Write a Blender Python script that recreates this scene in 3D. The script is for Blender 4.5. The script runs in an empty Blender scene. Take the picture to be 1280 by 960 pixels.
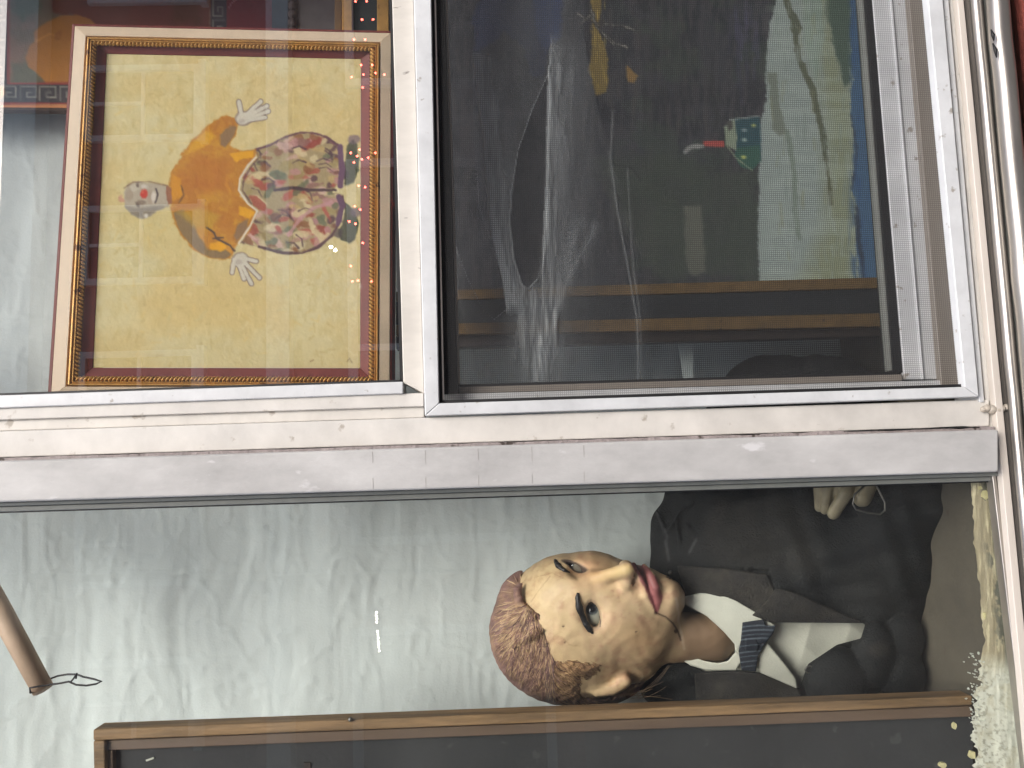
import bpy, bmesh, math, random
import numpy as np
from mathutils import Vector
random.seed(7); RNG = np.random.default_rng(7)
sc = bpy.context.scene
COL = sc.collection

# ------------------------------------------------------------------ camera (the photograph is turned on its side)
F = 1000.0
CAM = np.array([0.0, -0.8, 1.4])
def cam_axes(yaw=6.0, pitch=-2.0, roll=.030):
    y, p = np.radians([yaw, pitch])
    f = np.array([np.sin(y)*np.cos(p), np.cos(y)*np.cos(p), np.sin(p)])
    r = np.array([0, 0, -1.0]); r -= f*(r@f); r /= np.linalg.norm(r)
    d = np.cross(f, r)
    c, s = math.cos(roll), math.sin(roll)
    return f, c*r+s*d, -s*r+c*d
CF, CR, CD = cam_axes()
cam = bpy.data.objects.new('camera', bpy.data.cameras.new('camera')); COL.objects.link(cam)
cam.data.sensor_fit = 'HORIZONTAL'; cam.data.sensor_width = 36.0
cam.data.lens = 36.0*F/1280.0
cam.data.clip_start = .02; cam.data.clip_end = 500
from mathutils import Matrix
_m = Matrix(((CR[0], -CD[0], -CF[0], CAM[0]), (CR[1], -CD[1], -CF[1], CAM[1]), (CR[2], -CD[2], -CF[2], CAM[2]), (0, 0, 0, 1)))
cam.matrix_world = _m
sc.camera = cam
# ------------------------------------------------------------------ light: bright overcast street
w = bpy.data.worlds.new('World'); sc.world = w; w.use_nodes = True
nt = w.node_tree
sky = nt.nodes.new('ShaderNodeTexSky'); sky.sky_type = 'NISHITA'; sky.sun_disc = False
SUN_EL, SUN_AZ = math.radians(45), math.radians(163)      # behind the camera
sky.sun_elevation = SUN_EL; sky.sun_rotation = SUN_AZ
sky.air_density = 1.0; sky.dust_density = 3.0; sky.ozone_density = .6
nt.links.new(sky.outputs[0], nt.nodes['Background'].inputs[0])
nt.nodes['Background'].inputs[1].default_value = .15
sl = bpy.data.lights.new('sun', 'SUN'); sl.energy = 1.5; sl.angle = math.radians(30); sl.color = (1, .995, .98)
so = bpy.data.objects.new('sun', sl); COL.objects.link(so)
sdir = Vector((math.sin(SUN_AZ)*math.cos(SUN_EL), math.cos(SUN_AZ)*math.cos(SUN_EL), math.sin(SUN_EL)))
so.rotation_euler = sdir.to_track_quat('Z', 'Y').to_euler()
sc.view_settings.view_transform = 'Standard'; sc.view_settings.look = 'None'
sc.view_settings.exposure = 0.92; sc.view_settings.gamma = 1
sc.cycles.max_bounces = 10; sc.cycles.diffuse_bounces = 5; sc.cycles.transparent_max_bounces = 24
sc.cycles.use_denoising = True
try: sc.cycles.denoiser = 'OPENIMAGEDENOISE'
except Exception: pass

# ------------------------------------------------------------------ geometry helpers
def ray(u, v):
    u = np.asarray(u, float)[..., None]; v = np.asarray(v, float)[..., None]
    return CF + CR*(u-640)/F + CD*(v-480)/F
def at(u, v, Y):
    """the point of the vertical plane y = Y that the photograph shows at pixel u, v"""
    d = ray(u, v); Y = np.asarray(Y, float)
    t = (Y-CAM[1])/d[..., 1]
    return CAM + d*t[..., None]
def sculpt(P, D=1.0):
    """sculpting coordinates (u, v in photo pixels, w in millimetres towards the viewer) to world"""
    return CAM + ray(P[..., 0], P[..., 1])*(D-P[..., 2]*.001)[..., None]
def link(o, parent=None):
    COL.objects.link(o)
    if parent is not None:
        o.parent = parent
        o.matrix_parent_inverse = Matrix.Translation(-parent.location)
    return o
def tag(o, label=None, cat=None, group=None, kind=None):
    for k, v in (('label', label), ('category', cat), ('group', group), ('kind', kind)):
        if v: o[k] = v
    return o
def empty(name, loc, label, cat, group=None):
    o = bpy.data.objects.new(name, None); o.location = Vector(loc); o.empty_display_size = .05
    COL.objects.link(o); return tag(o, label, cat, group)
def mesh_obj(name, V, Fc, mat, parent=None, smooth=False, cols=None, bevel=0):
    me = bpy.data.meshes.new(name)
    me.from_pydata([tuple(map(float, p)) for p in V], [], [tuple(map(int, f)) for f in Fc])
    if cols is not None:
        a = me.color_attributes.new('Col', 'FLOAT_COLOR', 'POINT')
        c = np.ones((len(V), 4), np.float32); c[:, :3] = cols
        a.data.foreach_set('color', c.ravel())
    if mat: me.materials.append(mat)
    if smooth: me.polygons.foreach_set('use_smooth', [True]*len(me.polygons))
    bm = bmesh.new(); bm.from_mesh(me); bmesh.ops.recalc_face_normals(bm, faces=bm.faces); bm.to_mesh(me); bm.free()
    me.update()
    o = bpy.data.objects.new(name, me); link(o, parent)
    if bevel:
        b = o.modifiers.new('bevel', 'BEVEL'); b.width = bevel; b.segments = 2; b.limit_method = 'ANGLE'; b.angle_limit = .6
        me.polygons.foreach_set('use_smooth', [True]*len(me.polygons))
        n = o.modifiers.new('wn', 'WEIGHTED_NORMAL'); n.keep_sharp = True
    return o
class MB:
    def __init__(s): s.V = []; s.F = []; s.C = []
    def add(s, V, Fc, c=None):
        n = len(s.V); s.V += [tuple(map(float, p)) for p in V]; s.F += [tuple(int(i)+n for i in f) for f in Fc]
        s.C += [c if c is not None else (1, 1, 1)]*len(V)
    def prism(s, poly, Y0, Y1, c=None):
        p = at([q[0] for q in poly], [q[1] for q in poly], Y0); n = len(poly)
        b = p.copy(); b[:, 1] = Y1
        s.add(np.vstack([p, b]), [tuple(range(n)), tuple(range(2*n-1, n-1, -1))] + [(i, i+n, (i+1) % n+n, (i+1) % n) for i in range(n)], c)
    def box(s, lo, hi, c=None):
        x0, y0, z0 = lo; x1, y1, z1 = hi
        s.add([(x0,y0,z0),(x1,y0,z0),(x1,y1,z0),(x0,y1,z0),(x0,y0,z1),(x1,y0,z1),(x1,y1,z1),(x0,y1,z1)],
              [(0,3,2,1),(4,5,6,7),(0,1,5,4),(1,2,6,5),(2,3,7,6),(3,0,4,7)], c)
    def tube(s, pts, r, n=10, c=None, cap=True):
        pts = [Vector(p) for p in pts]; m = len(pts); rr = r if hasattr(r, '__len__') else [r]*m
        V = []; up = None
        for i in range(m):
            t = (pts[min(i+1, m-1)]-pts[max(i-1, 0)]).normalized()
            if up is None:
                up = Vector((0, 0, 1)) if abs(t.z) < .9 else Vector((1, 0, 0))
            a = (up-t*up.dot(t)).normalized(); b = t.cross(a); up = a
            for k in range(n):
                V.append(pts[i]+(a*math.cos(6.28318*k/n)+b*math.sin(6.28318*k/n))*rr[i])
        Fc = [(i*n+k, i*n+(k+1) % n, (i+1)*n+(k+1) % n, (i+1)*n+k) for i in range(m-1) for k in range(n)]
        if cap: Fc += [tuple(range(n-1, -1, -1)), tuple(range((m-1)*n, m*n))]
        s.add(V, Fc, c)
    def ball(s, c, r, n=8, m=6, col=None):
        V = [(c[0], c[1], c[2]+r)]
        for i in range(1, m):
            for k in range(n):
                a, b = math.pi*i/m, 6.28318*k/n
                V.append((c[0]+r*math.sin(a)*math.cos(b), c[1]+r*math.sin(a)*math.sin(b), c[2]+r*math.cos(a)))
        V.append((c[0], c[1], c[2]-r)); L = len(V)-1
        Fc = [(0, 1+k, 1+(k+1) % n) for k in range(n)]
        Fc += [(1+i*n+k, 1+(i+1)*n+k, 1+(i+1)*n+(k+1) % n, 1+i*n+(k+1) % n) for i in range(m-2) for k in range(n)]
        Fc += [(L, 1+(m-2)*n+(k+1) % n, 1+(m-2)*n+k) for k in range(n)]
        s.add(V, Fc, col)
    def build(s, name, mat, parent=None, smooth=False, bevel=0, cols=False):
        return mesh_obj(name, s.V, s.F, mat, parent, smooth, np.array(s.C) if cols else None, bevel)

# ------------------------------------------------------------------ numpy noise and colour
def lin(c):
    c = np.asarray(c, float)/255.0
    return np.where(c <= .04045, c/12.92, ((c+.055)/1.055)**2.4)
def _hash(ix, iy, iz, seed):
    h = (ix.astype(np.int64)*374761393+iy.astype(np.int64)*668265263+iz.astype(np.int64)*2147483647+seed*974711) & 0x7fffffff
    h = ((h ^ (h >> 13))*1274126177) & 0x7fffffff
    return ((h ^ (h >> 16)) & 0xffff)/65535.0
def vnoise(x, y, z=None, seed=0):
    x = np.asarray(x, float); y = np.asarray(y, float); z = np.zeros_like(x) if z is None else np.asarray(z, float)
    i, j, k = np.floor(x), np.floor(y), np.floor(z); a, b, c = x-i, y-j, z-k
    a, b, c = a*a*(3-2*a), b*b*(3-2*b), c*c*(3-2*c)
    out = 0
    for di in (0, 1):
        for dj in (0, 1):
            for dk in (0, 1):
                wt = (a if di else 1-a)*(b if dj else 1-b)*(c if dk else 1-c)
                out = out+wt*_hash(i+di, j+dj, k+dk, seed)
    return out
def fbm(x, y, z=None, seed=0, o=4):
    s, a, t = 0, 1, 0
    for n in range(o):
        s = s+a*vnoise(x, y, z, seed+n*17); t += a; a *= .55
        x = x*2.03; y = y*2.03; z = None if z is None else z*2.03
    return s/t
def poly2d(U, Vv, pts):
    """signed distance (pixels) to a polygon, negative inside"""
    P = np.array(pts, float); d = np.full(U.shape, 1e9); ins = np.zeros(U.shape, bool)
    for i in range(len(P)):
        a, b = P[i-1], P[i]; e = b-a
        t = np.clip(((U-a[0])*e[0]+(Vv-a[1])*e[1])/max(e@e, 1e-9), 0, 1)
        d = np.minimum(d, (U-a[0]-t*e[0])**2+(Vv-a[1]-t*e[1])**2)
        cr = ((a[1] > Vv) != (b[1] > Vv))
        with np.errstate(divide='ignore', invalid='ignore'):
            xi = a[0]+(Vv-a[1])*e[0]/np.where(e[1] == 0, 1e-9, e[1])
        ins ^= cr & (U < xi)
    d = np.sqrt(d); return np.where(ins, -d, d)
def line2d(U, Vv, pts, w):
    d = np.full(U.shape, 1e9)
    for i in range(len(pts)-1):
        a, b = np.array(pts[i], float), np.array(pts[i+1], float); e = b-a
        t = np.clip(((U-a[0])*e[0]+(Vv-a[1])*e[1])/max(e@e, 1e-9), 0, 1)
        d = np.minimum(d, (U-a[0]-t*e[0])**2+(Vv-a[1]-t*e[1])**2)
    return np.sqrt(d)-w
def sstep(d, s=1.0): return np.clip(.5-d/(2*s), 0, 1)

# ------------------------------------------------------------------ materials
def mat(name, col, rough=.6, var=.12, scale=30, bump=.1, bscale=None, metal=0, attr=None, spec=.5, stretch=(1, 1, 1), spots=None, coat=0):
    m = bpy.data.materials.new(name); m.use_nodes = True; t = m.node_tree; N = t.nodes; L = t.links
    b = N['Principled BSDF']; b.inputs['Roughness'].default_value = rough; b.inputs['Metallic'].default_value = metal
    b.inputs['Specular IOR Level'].default_value = spec
    if coat: b.inputs['Coat Weight'].default_value = coat; b.inputs['Coat Roughness'].default_value = .15
    tc = N.new('ShaderNodeTexCoord'); mp = N.new('ShaderNodeMapping'); mp.inputs['Scale'].default_value = stretch
    L.new(tc.outputs['Object'], mp.inputs[0])
    n = N.new('ShaderNodeTexNoise'); n.inputs['Scale'].default_value = scale; n.inputs['Detail'].default_value = 8; n.inputs['Roughness'].default_value = .65
    L.new(mp.outputs[0], n.inputs['Vector'])
    r = N.new('ShaderNodeMapRange'); r.inputs[1].default_value = .3; r.inputs[2].default_value = .7
    r.inputs[3].default_value = 1-var; r.inputs[4].default_value = 1+var*.6
    L.new(n.outputs[0], r.inputs[0])
    mx = N.new('ShaderNodeMix'); mx.data_type = 'RGBA'; mx.blend_type = 'MULTIPLY'; mx.inputs[0].default_value = 1
    if attr:
        at_ = N.new('ShaderNodeAttribute'); at_.attribute_name = attr; L.new(at_.outputs[0], mx.inputs[6])
    else: mx.inputs[6].default_value = (*lin(col), 1)
    L.new(r.outputs[0], mx.inputs[7]); out = mx.outputs[2]
    if spots:                                   # dark grime specks: (colour, scale, threshold)
        n2 = N.new('ShaderNodeTexNoise'); n2.inputs['Scale'].default_value = spots[1]; n2.inputs['Detail'].default_value = 5
        L.new(mp.outputs[0], n2.inputs['Vector'])
        r2 = N.new('ShaderNodeMapRange'); r2.inputs[1].default_value = spots[2]; r2.inputs[2].default_value = spots[2]+.06
        L.new(n2.outputs[0], r2.inputs[0])
        m2 = N.new('ShaderNodeMix'); m2.data_type = 'RGBA'; m2.inputs[7].default_value = (*lin(spots[0]), 1)
        L.new(r2.outputs[0], m2.inputs[0]); L.new(out, m2.inputs[6]); out = m2.outputs[2]
    L.new(out, b.inputs['Base Color'])
    rr = N.new('ShaderNodeMapRange'); rr.inputs[3].default_value = max(rough-.1, .02); rr.inputs[4].default_value = min(rough+.12, 1)
    L.new(n.outputs[0], rr.inputs[0]); L.new(rr.outputs[0], b.inputs['Roughness'])
    if bump:
        n3 = N.new('ShaderNodeTexNoise'); n3.inputs['Scale'].default_value = bscale or scale*3; n3.inputs['Detail'].default_value = 6
        L.new(mp.outputs[0], n3.inputs['Vector'])
        bp = N.new('ShaderNodeBump'); bp.inputs['Strength'].default_value = bump; bp.inputs['Distance'].default_value = .004
        L.new(n3.outputs[0], bp.inputs['Height']); L.new(bp.outputs[0], b.inputs['Normal'])
    return m
def glass_mat(name, tint=(.95, .97, .96), f0=.045, dirt=.03):
    m = bpy.data.materials.new(name); m.use_nodes = True; t = m.node_tree; N = t.nodes; L = t.links
    N.remove(N['Principled BSDF'])
    tr = N.new('ShaderNodeBsdfTransparent'); tr.inputs[0].default_value = (*tint, 1)
    gl = N.new('ShaderNodeBsdfGlossy'); gl.inputs['Roughness'].default_value = 0.0
    lw = N.new('ShaderNodeLayerWeight'); lw.inputs[0].default_value = .5
    p = N.new('ShaderNodeMath'); p.operation = 'POWER'; p.inputs[1].default_value = 5; L.new(lw.outputs['Facing'], p.inputs[0])
    r = N.new('ShaderNodeMapRange'); r.inputs[3].default_value = f0; r.inputs[4].default_value = 1; L.new(p.outputs[0], r.inputs[0])
    mx = N.new('ShaderNodeMixShader'); L.new(r.outputs[0], mx.inputs[0]); L.new(tr.outputs[0], mx.inputs[1]); L.new(gl.outputs[0], mx.inputs[2])
    df = N.new('ShaderNodeBsdfDiffuse'); df.inputs[0].default_value = (.75, .74, .7, 1)
    tc = N.new('ShaderNodeTexCoord'); n = N.new('ShaderNodeTexNoise'); n.inputs['Scale'].default_value = 9; n.inputs['Detail'].default_value = 9; n.inputs['Roughness'].default_value = .7
    L.new(tc.outputs['Object'], n.inputs['Vector'])
    r2 = N.new('ShaderNodeMapRange'); r2.inputs[1].default_value = .4; r2.inputs[2].default_value = .8; r2.inputs[3].default_value = dirt*.3; r2.inputs[4].default_value = dirt*2
    L.new(n.outputs[0], r2.inputs[0])
    m2 = N.new('ShaderNodeMixShader'); L.new(r2.outputs[0], m2.inputs[0]); L.new(mx.outputs[0], m2.inputs[1]); L.new(df.outputs[0], m2.inputs[2])
    L.new(m2.outputs[0], N['Material Output'].inputs[0]); return m
def screen_mat():
    m = bpy.data.materials.new('screen_wire'); m.use_nodes = True; t = m.node_tree; N = t.nodes; L = t.links
    b = N['Principled BSDF']; b.inputs['Base Color'].default_value = (.038, .038, .039, 1); b.inputs['Roughness'].default_value = .5
    tc = N.new('ShaderNodeTexCoord'); sp = N.new('ShaderNodeSeparateXYZ'); L.new(tc.outputs['Object'], sp.inputs[0])
    fac = None
    for ax, fr in ((0, 2*math.pi/.0021), (2, 2*math.pi/.0021)):
        a = N.new('ShaderNodeMath'); a.operation = 'MULTIPLY'; a.inputs[1].default_value = fr; L.new(sp.outputs[ax], a.inputs[0])
        s = N.new('ShaderNodeMath'); s.operation = 'SINE'; L.new(a.outputs[0], s.inputs[0])
        r = N.new('ShaderNodeMapRange'); r.inputs[1].default_value = -.1; r.inputs[2].default_value = 1.0; r.inputs[3].default_value = .08; r.inputs[4].default_value = .52
        L.new(s.outputs[0], r.inputs[0])
        if fac is None: fac = r.outputs[0]
        else:
            x = N.new('ShaderNodeMath'); x.operation = 'MAXIMUM'; L.new(fac, x.inputs[0]); L.new(r.outputs[0], x.inputs[1]); fac = x.outputs[0]
    tr = N.new('ShaderNodeBsdfTransparent'); mx = N.new('ShaderNodeMixShader')
    L.new(fac, mx.inputs[0]); L.new(tr.outputs[0], mx.inputs[1]); L.new(b.outputs[0], mx.inputs[2])
    L.new(mx.outputs[0], N['Material Output'].inputs[0]); return m
def emit_mat(name, col, s):
    m = bpy.data.materials.new(name); m.use_nodes = True; b = m.node_tree.nodes['Principled BSDF']
    b.inputs['Base Color'].default_value = (*col, 1); b.inputs['Emission Color'].default_value = (*col, 1); b.inputs['Emission Strength'].default_value = s
    return m
M = {}
M['white'] = mat('white_enamel', (208, 209, 209), .4, .15, 22, .06, 120, spots=((158, 152, 144), 80, .655))
M['cream'] = mat('aged_white_paint', (208, 204, 197), .55, .18, 14, .10, 90, spots=((168, 160, 149), 55, .65))
M['stained'] = mat('stained_paint', (205, 199, 189), .6, .14, 30, .15, 90, stretch=(1, 1, .35), spots=((105, 95, 88), 110, .70))
M['mullion'] = mat('dull_aluminium', (186, 184, 181), .5, .26, 16, .12, 160, metal=.0, spots=((206, 204, 203), 45, .64), stretch=(1, 1, .5))
M['faint_mark'] = mat('faint_mark', (166, 162, 158), .6, .2, 60, 0)
M['sealant'] = mat('dirty_sealant', (176, 166, 152), .45, .2, 90, .3)
M['caulk'] = mat('old_caulk', (150, 140, 138), .7, .3, 90, .5, 200, spots=((70, 60, 55), 70, .62))
M['greymetal'] = mat('grey_gasket', (128, 130, 124), .5, .15, 40, .08)
M['black'] = mat('black_rubber', (24, 24, 25), .6, .2, 40, .05)
M['brownline'] = mat('brown_grime', (80, 64, 58), .8, .25, 60, .3)
M['bronze'] = mat('taupe_metal', (140, 132, 122), .45, .12, 40, .06, stretch=(.2, 1, 1))
M['grey_strip'] = mat('grey_strip', (112, 106, 100), .5, .2, 40, .1, stretch=(.2, 1, 1))
M['strip'] = mat('beige_strip', (202, 193, 182), .5, .1, 40, .08, stretch=(.3, 1, 1))
M['chrome'] = mat('worn_chrome', (172, 167, 160), .34, .25, 20, .05, 60, metal=.85, stretch=(.25, 1, 1))
M['glass'] = glass_mat('window_glass', (.972, .974, .972), .118, .009)
M['glass_dusty'] = glass_mat('dusty_glass', (.975, .985, .98), .026, .007)
M['glass_sash'] = glass_mat('sash_glass', (.95, .96, .955), .022, .003)
M['screen'] = screen_mat()
M['brick'] = mat('red_brick', (126, 62, 52), .9, .35, 60, .8, 120)
M['mortar'] = mat('mortar', (120, 112, 102), .95, .25, 60, .6)
M['attr_matte'] = mat('painted_canvas', None, .7, .06, 90, .12, 420, attr='Col', spec=.3)
M['cloth'] = mat('backdrop_cloth', (212, 220, 218), .95, .05, 16, .12, 300, spec=.1)
M['skin'] = mat('painted_papier_mache', None, .5, .12, 34, .2, 70, attr='Col', spec=.4)
M['hair'] = mat('dummy_hair', None, .7, .3, 80, .4, 160, attr='Col', spec=.3)
M['jacket'] = mat('black_suiting', None, .78, .35, 130, .5, 420, attr='Col', spec=.35)
M['shirt'] = mat('white_shirt_cloth', (200, 200, 186), .85, .08, 40, .15, 400, spec=.2)
M['tie'] = mat('striped_tie', None, .6, .1, 100, .2, 500, attr='Col')
M['eye'] = mat('glass_eye', None, .12, .03, 40, 0, attr='Col')
M['wood'] = mat('worn_frame_wood', (138, 110, 76), .65, .6, 70, .5, stretch=(1, 1, .10), spots=((70, 48, 30), 60, .66))
M['wood2'] = mat('dark_frame_wood', (100, 82, 66), .65, .25, 40, .2, stretch=(1, 1, .08))
M['pole'] = mat('pale_turned_wood', (206, 178, 152), .55, .12, 30, .1)
M['slate'] = mat('slate_board', (47, 48, 48), .75, .4, 7, .1, 200, spots=((62, 62, 61), 60, .64))
M['gold'] = mat('gilt', (206, 158, 84), .4, .2, 80, .15, metal=.3, spots=((110, 70, 30), 60, .63))
M['gilt_dull'] = mat('dull_gilt', (122, 96, 58), .5, .25, 60, .2, metal=.35, spots=((60, 44, 26), 110, .66))
M['ivory'] = mat('ivory_paint', (228, 207, 178), .5, .12, 30, .1, spots=((196, 160, 122), 90, .72))
M['maroon'] = mat('maroon_paint', (122, 54, 46), .55, .2, 40, .1)
M['darkbrown'] = mat('dark_brown_frame', (48, 38, 32), .5, .3, 40, .1)
M['navy'] = mat('dark_band', (32, 36, 38), .55, .3, 30, .15)
M['wire'] = mat('steel_wire', (120, 118, 112), .4, .1, 50, 0, metal=.8)
M['dwire'] = mat('dark_wire', (60, 58, 60), .5, .1, 50, 0, metal=.3)
M['floor'] = mat('dusty_shelf', (92, 86, 74), .85, .28, 9, .2, 120, spots=((80, 66, 54), 26, .68))
M['room'] = mat('pale_room_wall', (180, 180, 178), .9, .15, 5, .1)  # unseen walls made pale to bounce light into the display
M['putty'] = mat('peeling_putty', None, .8, .15, 60, .12, 140, attr='Col')
M['pavement'] = mat('pavement', (100, 99, 97), .9, .2, 3, .2, 60)
M['road'] = mat('asphalt', (70, 70, 72), .9, .25, 6, .3, 90)
M['wall_out'] = mat('painted_brick_wall', (112, 66, 56), .9, .25, 8, .4, 60)

# ------------------------------------------------------------------ implicit modelling: smooth distance fields -> quads
def Vc(*a): return np.array(a, float)
def ell(P, c, r, ax=None):
    q = P-Vc(*c)
    if ax is not None: q = q@np.array(ax, float).T
    r = Vc(*r)
    k0 = np.sqrt(((q/r)**2).sum(-1)); k1 = np.sqrt(((q/(r*r))**2).sum(-1))
    return k0*(k0-1)/np.maximum(k1, 1e-9)
def cap(P, a, b, r0, r1=None):
    r1 = r0 if r1 is None else r1
    a = Vc(*a); b = Vc(*b); ab = b-a
    t = np.clip(((P-a)@ab)/(ab@ab), 0, 1)
    q = P-a-t[..., None]*ab
    return np.sqrt((q*q).sum(-1))-(r0+(r1-r0)*t)
def chain(P, pts, r):
    out = None
    for i in range(len(pts)-1):
        x = cap(P, pts[i], pts[i+1], r[i], r[i+1]); out = x if out is None else np.minimum(out, x)
    return out
def su(a, b, k):
    h = np.clip(.5+.5*(b-a)/k, 0, 1); return b*(1-h)+a*h-k*h*(1-h)
def ss(a, b, k): return -su(-a, b, k)
def axes(fwd, up):
    f = Vc(*fwd); f /= np.linalg.norm(f); u = Vc(*up); u -= f*(u@f); u /= np.linalg.norm(u)
    return [np.cross(f, u), f, u]
def nets(fn, lo, hi, h, coarse=3):
    """surface nets over a narrow band of the distance field fn; returns vertices and quads"""
    lo = Vc(*lo); hi = Vc(*hi); n = (np.ceil((hi-lo)/(h*coarse)).astype(int)+1)
    g = np.stack(np.meshgrid(*[lo[i]+np.arange(n[i])*h*coarse for i in range(3)], indexing='ij'), -1)
    dc = fn(g); d = dc
    for ax in range(3): d = np.repeat(d, coarse, ax)
    act = np.abs(d) < h*coarse*2.6
    fi = np.argwhere(act); off = 0.0
    # repeated coarse samples sit at block corners; evaluate the active fine points exactly
    vals = fn(lo+fi*h); d[tuple(fi.T)] = vals
    s = d < 0; m = np.array(d.shape)-1
    cells = np.zeros(m, int)
    for a in (0, 1):
        for b in (0, 1):
            for c in (0, 1): cells += s[a:m[0]+a, b:m[1]+b, c:m[2]+c]
    cid = np.argwhere((cells > 0) & (cells < 8)); idx = np.full(m, -1); idx[tuple(cid.T)] = np.arange(len(cid))
    acc = np.zeros((len(cid), 3)); cnt = np.zeros(len(cid))
    cor = [(a, b, c) for a in (0, 1) for b in (0, 1) for c in (0, 1)]
    for p in cor:
        for ax in range(3):
            if p[ax]: continue
            q = list(p); q[ax] = 1
            dp = d[tuple((cid+p).T)]; dq = d[tuple((cid+q).T)]; cr = (dp < 0) != (dq < 0)
            t = np.where(cr, dp/np.where(dp == dq, 1, dp-dq), 0)
            pos = np.array(p, float)+t[:, None]*(np.array(q)-np.array(p))
            acc += np.where(cr[:, None], pos, 0); cnt += cr
    Vt = lo+(cid+acc/np.maximum(cnt, 1)[:, None])*h
    quads = []
    for ax in range(3):
        b, c = (ax+1) % 3, (ax+2) % 3
        sl0 = [slice(None)]*3; sl1 = [slice(None)]*3; sl0[ax] = slice(0, -1); sl1[ax] = slice(1, None)
        e = np.argwhere(s[tuple(sl0)] != s[tuple(sl1)])
        e = e[(e[:, b] > 0) & (e[:, c] > 0) & (e[:, b] < m[b]) & (e[:, c] < m[c]) & (e[:, ax] < m[ax])]
        flip = s[tuple(e.T)]
        qs = []
        for ob, oc in ((1, 1), (0, 1), (0, 0), (1, 0)):
            k = e.copy(); k[:, b] -= ob; k[:, c] -= oc; qs.append(idx[tuple(k.T)])
        q = np.stack(qs, -1); q[~flip] = q[~flip][:, ::-1]; quads.append(q)
    Q = np.vstack(quads); Q = Q[(Q >= 0).all(1)]
    e = .4
    for _ in range(2):
        d0 = fn(Vt); gr = np.stack([fn(Vt+e*np.eye(3)[i])-d0 for i in range(3)], -1)/e
        Vt = Vt-np.clip(d0/np.maximum((gr*gr).sum(-1), .3), -h*.5, h*.5)[:, None]*gr
    return Vt, Q
def blob(name, fn, lo, hi, h, mt, parent, colfn=None, D=1.0, disp=None):
    Vt, Q = nets(fn, lo, hi, h)
    if disp is not None: Vt = disp(Vt, fn)
    cols = colfn(Vt) if colfn else None
    Wd = sculpt(Vt, D)
    me = bpy.data.meshes.new(name)
    me.from_pydata(Wd.tolist(), [], Q[:, ::-1].tolist())
    if cols is not None:
        a = me.color_attributes.new('Col', 'FLOAT_COLOR', 'POINT'); c = np.ones((len(Vt), 4), np.float32); c[:, :3] = cols
        a.data.foreach_set('color', c.ravel())
    me.materials.append(mt); me.polygons.foreach_set('use_smooth', [True]*len(me.polygons))
    bm = bmesh.new(); bm.from_mesh(me); bmesh.ops.recalc_face_normals(bm, faces=bm.faces); bm.to_mesh(me); bm.free()
    return link(bpy.data.objects.new(name, me), parent)
def quad_px(c, s, t):
    c = np.array(c, float); s = np.asarray(s)[..., None]; t = np.asarray(t)[..., None]
    return (c[0]*(1-s)+c[1]*s)*(1-t)+(c[3]*(1-s)+c[2]*s)*t
def painted_sheet(name, corners, Y, nu, nv, paintfn, mt, parent, relief=.0003):
    """a canvas: grid of quads in the plane y = Y carrying the brushwork as paint colour and a little relief"""
    s, t = np.meshgrid(np.linspace(0, 1, nu), np.linspace(0, 1, nv), indexing='ij')
    px = quad_px(corners, s, t); U, Vv = px[..., 0], px[..., 1]
    col = paintfn(U, Vv)
    P = at(U, Vv, np.full(U.shape, Y))
    P[..., 1] -= relief*(fbm(U*.35, Vv*.35, seed=5, o=3)*1.4+col.mean(-1)/255)
    i = np.arange(nu*nv).reshape(nu, nv)
    Q = np.stack([i[:-1, :-1], i[1:, :-1], i[1:, 1:], i[:-1, 1:]], -1).reshape(-1, 4)
    return mesh_obj(name, P.reshape(-1, 3), Q, mt, parent, True, lin(col).reshape(-1, 3)*PAINT_GAIN)
PAINT_GAIN = 1.0
class Brush:
    def __init__(s, U, V): s.U, s.V = U, V; s.c = np.zeros(U.shape+(3,)); s.n = fbm(U*.11, V*.11, seed=31, o=3)-.5; s.n2 = fbm(U*.3, V*.3, seed=77, o=2)-.5
    def wash(s, col): s.c[:] = col
    def mix(s, a, col): s.c = s.c*(1-a[..., None])+np.array(col, float)*a[..., None]
    def fill(s, pts, col, soft=.9, wob=3.0, op=1.0):
        s.mix(sstep(poly2d(s.U, s.V, pts)+s.n*wob+s.n2*wob*.6, soft)*op, col)
    def stroke(s, pts, w, col, soft=.8, wob=2.0, op=1.0):
        s.mix(sstep(line2d(s.U, s.V, pts, w)+s.n*wob+s.n2*wob*.5, soft)*op, col)
    def dab(s, c, r, col, op=1.0, ang=0, soft=1.2, wob=3.0):
        ca, sa = math.cos(ang), math.sin(ang); x = (s.U-c[0])*ca+(s.V-c[1])*sa; y = -(s.U-c[0])*sa+(s.V-c[1])*ca
        d = (np.sqrt((x/r[0])**2+(y/r[1])**2)-1)*min(r); s.mix(sstep(d+s.n*wob+s.n2*wob*.6, soft)*op, col)

# ------------------------------------------------------------------ traced edges of the window (photo pixels) as straight lines
def hl(a, b): return lambda u: a[1]+(b[1]-a[1])*(u-a[0])/(b[0]-a[0])       # v as a function of u
def vl(a, b): return lambda v: a[0]+(b[0]-a[0])*(v-a[1])/(b[1]-a[1])       # u as a function of v
U0, V0, V1 = -1500, -190, 1150
def hstrip(la, lb, ua, ub): return [(ua, la(ua)), (ub, la(ub)), (ub, lb(ub)), (ua, lb(ua))]
def vstrip(la, lb, va, vb): return [(la(va), va), (lb(va), va), (lb(vb), vb), (la(vb), vb)]
def bar(name, poly, Y0, Y1, mt, parent, bevel=.0012):
    m = MB(); m.prism(poly, Y0, Y1); return m.build(name, mt, parent, bevel=bevel)
LG = hl((0, 494), (500, 477)); L1 = hl((0, 510), (500, 492)); L2 = hl((0, 525), (500, 509)); L3 = hl((0, 539), (500, 523))
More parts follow.
